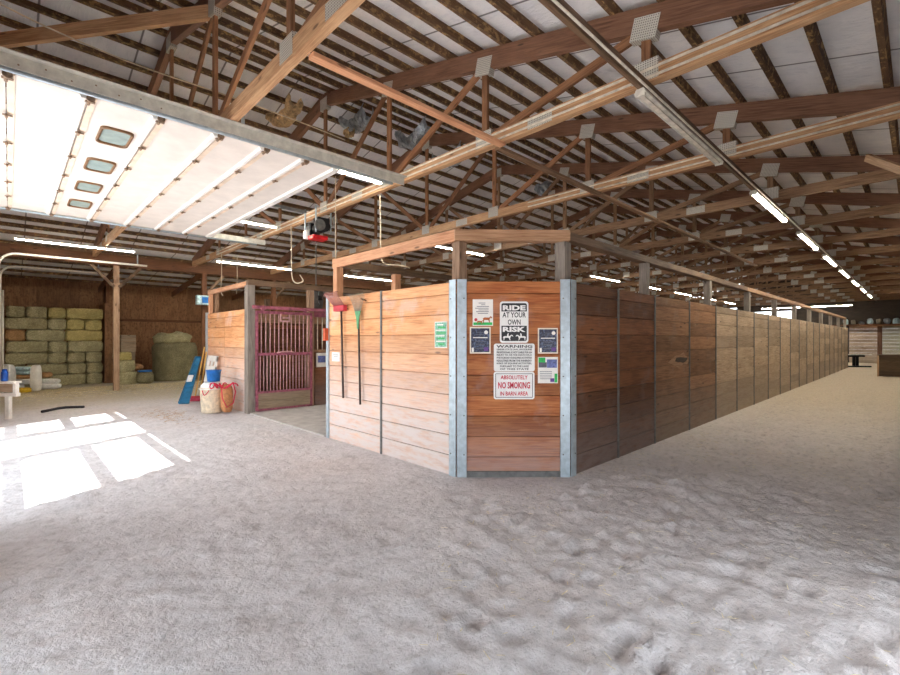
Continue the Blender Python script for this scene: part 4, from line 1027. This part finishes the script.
rown = ['bottom', 'second', 'third', 'fourth', 'fifth', 'sixth', 'top']
for r, ws in rows:
    x = -.10 + random.uniform(-.02, .03)
    for i, w_ in enumerate(ws):
        w_ *= 2.54 / sum(ws)
        gold = (r >= 4 and x > 1.35) or (r == 6 and i == 2)
        mat = 'hay_gold' if gold else 'hay_brown' if (r == 4 and i == 0) else 'hay_green'
        dep = .46 if w_ > .7 else .95
        o = bale(w_ - .012, dep, bh - .006, r * 7 + i, mat)
        o.location = (x + w_ / 2, hy + dep / 2 + random.uniform(-.03, .03), r * bh)
        o.rotation_euler = (0, 0, random.uniform(-.02, .02))
        kind = {'hay_gold': 'golden', 'hay_brown': 'brownish', 'hay_green': 'grey green'}[mat]
        tag(o, '%s hay bale in the %s row of the big stack, %s from the left' % (kind, rown[r], ORD[i]), 'hay bale', 'stacked hay bales'); x += w_
# short partition right of the stack
o = MB().b2((2.5, 20.6, 0), (2.9, YL - .04, 2.9)).build('plywood_partition', 'plywood', None); tag(o, 'dark plywood partition at the right end of the hay stack', 'partition')
o = MB().b2((2.66, 21.6, 2.9), (2.76, YL - .04, zlean(YL) - .1)).build('wall_stud', 'header', None); tag(o, 'dark upright stud above the right end of the hay stack', 'stud')
# small pile right of the post
def small(x, y, z, L, W, Hh, seed, mat, lab):
    o = bale(L, W, Hh, seed, mat); o.location = (x, y, z); tag(o, lab, 'hay bale', 'bales right of the post'); return o
small(3.0, 19.6, 0, .6, .5, .46, 31, 'hay_green', 'lower loose hay bale just right of the hay bay post')
small(2.95, 19.65, .45, .56, .5, .40, 32, 'hay_green', 'upper hay bale just right of the hay bay post')
small(2.9, 19.8, .84, .5, .5, .3, 33, 'hay_gold', 'small topmost hay bale right of the hay bay post')
t = thing('feed_sack', 'grey feed sack with a blue top right of the small bale pile', 'sack', (3.52, 19.4, 0))
blob((3.52, 19.4, .22), .26, .2, .23, 8.1, .1, 18, 10, .6).build('body', 'hay_dark', t); plabel(MB().box((3.5, 19.35, .46), (.2, .12, .03)).build('blue_top', 'blue_plastic', t, .01), 'blue folded top')
o = blob((3.3, 19.75, .6), .24, .18, .1, 9.1, .15, 14, 8, .7).build('empty_sack', 'bag_tan', None); tag(o, 'crumpled tan sack leaning above the grey feed sack', 'sack')
for k in range(5):
    o = MB().b2((2.93, 20.2, 1.14 + k * .125), (3.38, 20.5, 1.14 + k * .125 + .115)).build('stacked_board', 'kick', None)
    tag(o, 'weathered board in the pile behind the hay bay post, %s from the bottom' % ORD[k], 'board', 'stacked boards')
o = MB().b2((2.94, 20.2, 0), (3.36, 20.5, 1.135)).build('board_crate', 'kick', None); tag(o, 'wooden crate under the stacked boards behind the small bales', 'crate')
# round bale with loose hay on top
t = thing('round_bale', 'large round hay bale in dark netting against the plywood wall', 'round bale', (4.75, 20.6, 0))
mb = MB(); rings = []
for z in [0, .1, .4, .7, 1.0, 1.3, 1.42, 1.46]:
    rad = .77 - .1 * max(0, (z - 1.3) / .16); ring = []
    for j in range(36):
        a = 2 * PI * j / 36; p = V((math.cos(a) * rad, math.sin(a) * rad, z)); ring.append(V((4.75, 20.6, 0)) + p + noise.noise_vector(p * 3) * .05 * (1 if z > .05 else 0))
    rings.append(ring)
mb.rings(rings); mb.build('body', 'hay_dark', t)
mb = blob((4.62, 20.5, 1.62), .64, .6, .24, 5.5, .25, 24, 10, .75, 5.0); mb.build('loose_top', 'hay_green', t)
plabel(t.children[1], 'pale loose hay on top')
# bags of feed and bedding in front of the stack
def bag(name, lab, c, sx, sy, sz, mat, seed, rot=0, group='feed bags', cat='bag'):
    o = blob((0, 0, sz), sx, sy, sz, seed, .07, 18, 10, .5).build(name, mat, None, origin=(0, 0, 0)); o.location = c; o.rotation_euler = (0, 0, rot); return tag(o, lab, cat, group)
th = math.radians(-44)
p = gp(36, 391.5); bag('bedding_bag', 'tall white bag standing upright in front of the hay stack', (p.x, p.y, 0), (.12), .11, .41, 'white_plastic', 3.3, th)
lay = [(13, 390.5, 0, .30, .16, .10, 'bag_white', 'white bag lying at the far left of the bag pile'), (23, 390, .18, .33, .18, .09, 'bag_white', 'white bag lying flat on the left of the bag pile'), (23, 390, .36, .3, .18, .06, 'bag_tan', 'tan bag in the middle of the left bag pile'), (22, 389.8, .48, .34, .18, .07, 'bag_blue', 'blue and white bag on the left pile, lower one'), (20, 389.8, .61, .33, .18, .06, 'bag_blue', 'blue and white bag topmost on the left pile'), (49, 389, 0, .3, .2, .09, 'bag_white', 'lower white bag lying right of the upright bag'), (49, 388.8, .17, .32, .18, .08, 'bag_white', 'upper white bag lying right of the upright bag'), (44, 388.8, .36, .18, .16, .09, 'bag_tan', 'tan bag on top right of the upright bag')]
for k, (px, py, z, sx, sy, sz, mat, lab) in enumerate(lay):
    p = gp(px, py); bag('feed_bag', lab, (p.x, p.y, z), sx, sy, sz, mat, 11 + k * 1.7, th + (k % 3 - 1) * .15)
p = gp(22, 393); bag('feed_bag', 'yellow bag crumpled at the foot of the bag pile', (p.x, p.y, 0), .22, .14, .08, 'bag_yellow', 21.5, th)
p = gp(7, 392); bag('bedding_bag', 'white bag standing at the far left behind the white jump stand', (p.x, p.y, 0), .2, .14, .42, 'bag_white', 24.5, th)
# white jump stand at the left edge
bx = gp(8.5, 418); e1 = V((.72, -.69, 0)); e2 = V((.69, .72, 0))
t = thing('jump_stand', 'white wooden jump stand at the left edge with a blue can on it', 'stand', (bx.x, bx.y, 0))
b0 = V((bx.x, bx.y, 0))
for s in (0, -.62): MB().box(b0 + e1 * s + UP * .24, (.042, .04, .26), (e1, e2, UP)).build('leg', 'white_paint', t, .004)
MB().box(b0 + e1 * -.24 + UP * .47, (.44, .045, .035), (e1, e2, UP)).build('lower_rail', 'white_paint', t, .004)
for s in (.15, -.63): MB().box(b0 + e1 * s + UP * .60, (.03, .04, .10), (e1, e2, UP)).build('upright', 'white_paint', t, .004)
MB().box(b0 + e1 * -.24 + UP * .72, (.43, .09, .02), (e1, e2, UP)).build('top_board', 'white_paint', t, .004)
MB().box(b0 + e1 * -.24 + e2 * .04 + UP * .60, (.34, .015, .08), (e1, e2, UP)).build('back_board', 'plank_grey', t)
qc = b0 + e1 * -.08 + UP * .742
t = thing('blue_can', 'blue can standing on the white jump stand', 'can', qc)
MB().lathe(qc, [(.05, 0), (.055, .01), (.055, .18), (.045, .2), (.0, .2)], 18).build('body', 'can_blue', t); MB().lathe(qc + UP * .2, [(.04, 0), (.04, .04), (.0, .045)], 14).build('lid', 'can_blue', t)
# black hose on the sand
pts = [gp(42, 412.5), gp(50, 410.8), gp(58, 409), gp(66, 408), gp(74, 407.8), gp(84, 407.6)]
tag(MB().tube([p + UP * .018 for p in pts], .03, 8).build('hose', 'hose', None), 'short black hose lying on the sand in front of the hay', 'hose')
# loose straw
mb = MB(); rs = random.Random(11)
def blade(x, y, z, L, w):
    a = rs.uniform(0, PI); d = V((math.cos(a), math.sin(a), rs.uniform(-.05, .15))); s = V((-d.y, d.x, .3)).normalized()
    p = V((x, y, z)); mb.prism([p, p + s * w, p + d * L + s * w * .6, p + d * L], (0, 0, .002), .5)
for k in range(3600):
    x, y = rs.uniform(.2, 6.2), 19.2 - abs(rs.gauss(0, 1.5)); 
    if y < 15.5 or y > 19.0: continue
    blade(x, y, rs.uniform(.0, .03), rs.uniform(.06, .2), .008)
o = mb.build('loose_straw', 'straw', None); tag(o, 'scattered straw and chaff on the sand in front of the hay stack', 'straw', None, 'stuff')
mb = MB()
for k in range(160):
    p = gp(168, 416); blade(p.x + rs.gauss(0, .22), p.y + rs.gauss(0, .5), rs.uniform(0, .02), rs.uniform(.04, .12), .008)
o = mb.build('loose_straw', 'hay_brown', None); tag(o, 'thin drift of dark hay on the sand left of the cream tub', 'straw', None, 'stuff')
mb = MB()
for k in range(900):
    x, y = rs.uniform(.6, 9), rs.uniform(.1, 3.0)
    if y > .9 * x + .5: continue
    blade(x, y, sand_h(x, y) + .002, rs.uniform(.02, .07), .004)
o = mb.build('loose_straw', 'straw', None); tag(o, 'stray straw bits trodden into the arena sand on the right', 'straw', None, 'stuff')

# ================================================================== FAR END OF THE ARENA
pt = onZ(855.5, 367, 0); f1 = V((.72, -.69, 0)); f2 = V((.69, .72, 0)); b0 = V((pt.x, pt.y, 0))
t = thing('picnic_table', 'small picnic table with a pale top by the far end of the stall wall', 'table', b0)
MB().box(b0 + UP * .72, (.62, .38, .025), (f1, f2, UP)).build('table_top', 'table_top', t, .01)
for s in (-.1, .1): MB().box(b0 + f1 * s + UP * .36, (.05, .05, .35), (f1, f2, UP)).build('pedestal', 'black_metal', t)
MB().box(b0 + UP * .64, (.5, .06, .05), (f1, f2, UP)).build('cross_bar', 'black_metal', t); MB().box(b0 + UP * .04, (.66, .3, .035), (f1, f2, UP)).build('base', 'black_metal', t)
p0 = onZ(880, 376, 0); b0 = V((p0.x, p0.y, 0)); f1 = V((0, -1, 0)); f2 = V((1, 0, 0))
t = thing('wooden_box', 'dark wooden box standing in the arena at the right edge', 'box', b0 + f1 * .6)
mb = MB()
for k in range(4): mb.box(b0 + f1 * .75 - UP * .0 + UP * (.11 + k * .22), (.8, .02, .106), (f1, f2, UP))
mb.build('front_boards', 'dark_brown', t)
MB().box(b0 + f1 * .75 + f2 * .3 + UP * .9, (.84, .34, .03), (f1, f2, UP)).build('lid', 'dark_brown', t); MB().box(b0 + f1 * -.05 + f2 * .3 + UP * .44, (.02, .3, .44), (f1, f2, UP)).build('side_board', 'dark_brown', t); MB().box(b0 + f1 * .75 + f2 * .6 + UP * .44, (.8, .02, .44), (f1, f2, UP)).build('back_boards', 'dark_brown', t)
plabel(MB().box(b0 + f1 * -.06 - f2 * .03 + UP * .44, (.03, .03, .46), (f1, f2, UP)).build('corner_post', 'chord_tan', t), 'paler corner post')
# things stored on the ledge of the far wall
rs2 = random.Random(5)
for k in range(9):
    x, y = XB - .5, .2 + k * .42; s = rs2.uniform(.12, .26)
    o = blob((x, y, 2.62 + s * .8), .14, .16, s * .8, 40 + k, .3, 10, 7).build('stored_bundle', ('silver', 'lint', 'bag_blue')[k % 3], None); tag(o, 'pale bundle stored on the ledge above the far wall, %s from the right' % ORD[k], 'bundle', 'bundles on the far ledge')
o = MB().b2((XB - .85, YR + .05, 2.55), (XB - .07, 4.4, 2.62)).build('ledge', 'header', None); tag(o, 'dark wooden ledge above the pale far wall', 'ledge')

# ================================================================== CAMERA, LIGHT
cam = bpy.data.cameras.new('camera'); cam.sensor_width = 36; cam.lens = 36 * F / 900; cam.shift_y = (HZ - 337.5) / 900; cam.clip_start = .02; cam.clip_end = 300
co = bpy.data.objects.new('camera', cam); COL.objects.link(co); co.location = (0, 0, CAMZ)
co.rotation_euler = (PI / 2, 0, math.atan2(SS, CC) - PI / 2); S.camera = co
sun = bpy.data.lights.new('sun', 'SUN'); sun.energy = SUN_E; sun.angle = .009; sun.color = (1, .96, .9)
so = bpy.data.objects.new('sun', sun); COL.objects.link(so)
so.rotation_euler = V((1, .5, -1.774)).normalized().to_track_quat('-Z', 'Y').to_euler(); so.location = (-20, -10, 30)
w = bpy.data.worlds.new('sky'); S.world = w; w.use_nodes = True
bg = w.node_tree.nodes['Background']; bg.inputs['Color'].default_value = (.86, .93, 1.0, 1); bg.inputs['Strength'].default_value = SKY_E
S.view_settings.view_transform = 'Standard'; S.view_settings.look = 'None'; S.view_settings.gamma = 1; S.view_settings.exposure = EXPO
try:
    S.cycles.max_bounces = 10; S.cycles.diffuse_bounces = 8
except Exception: pass
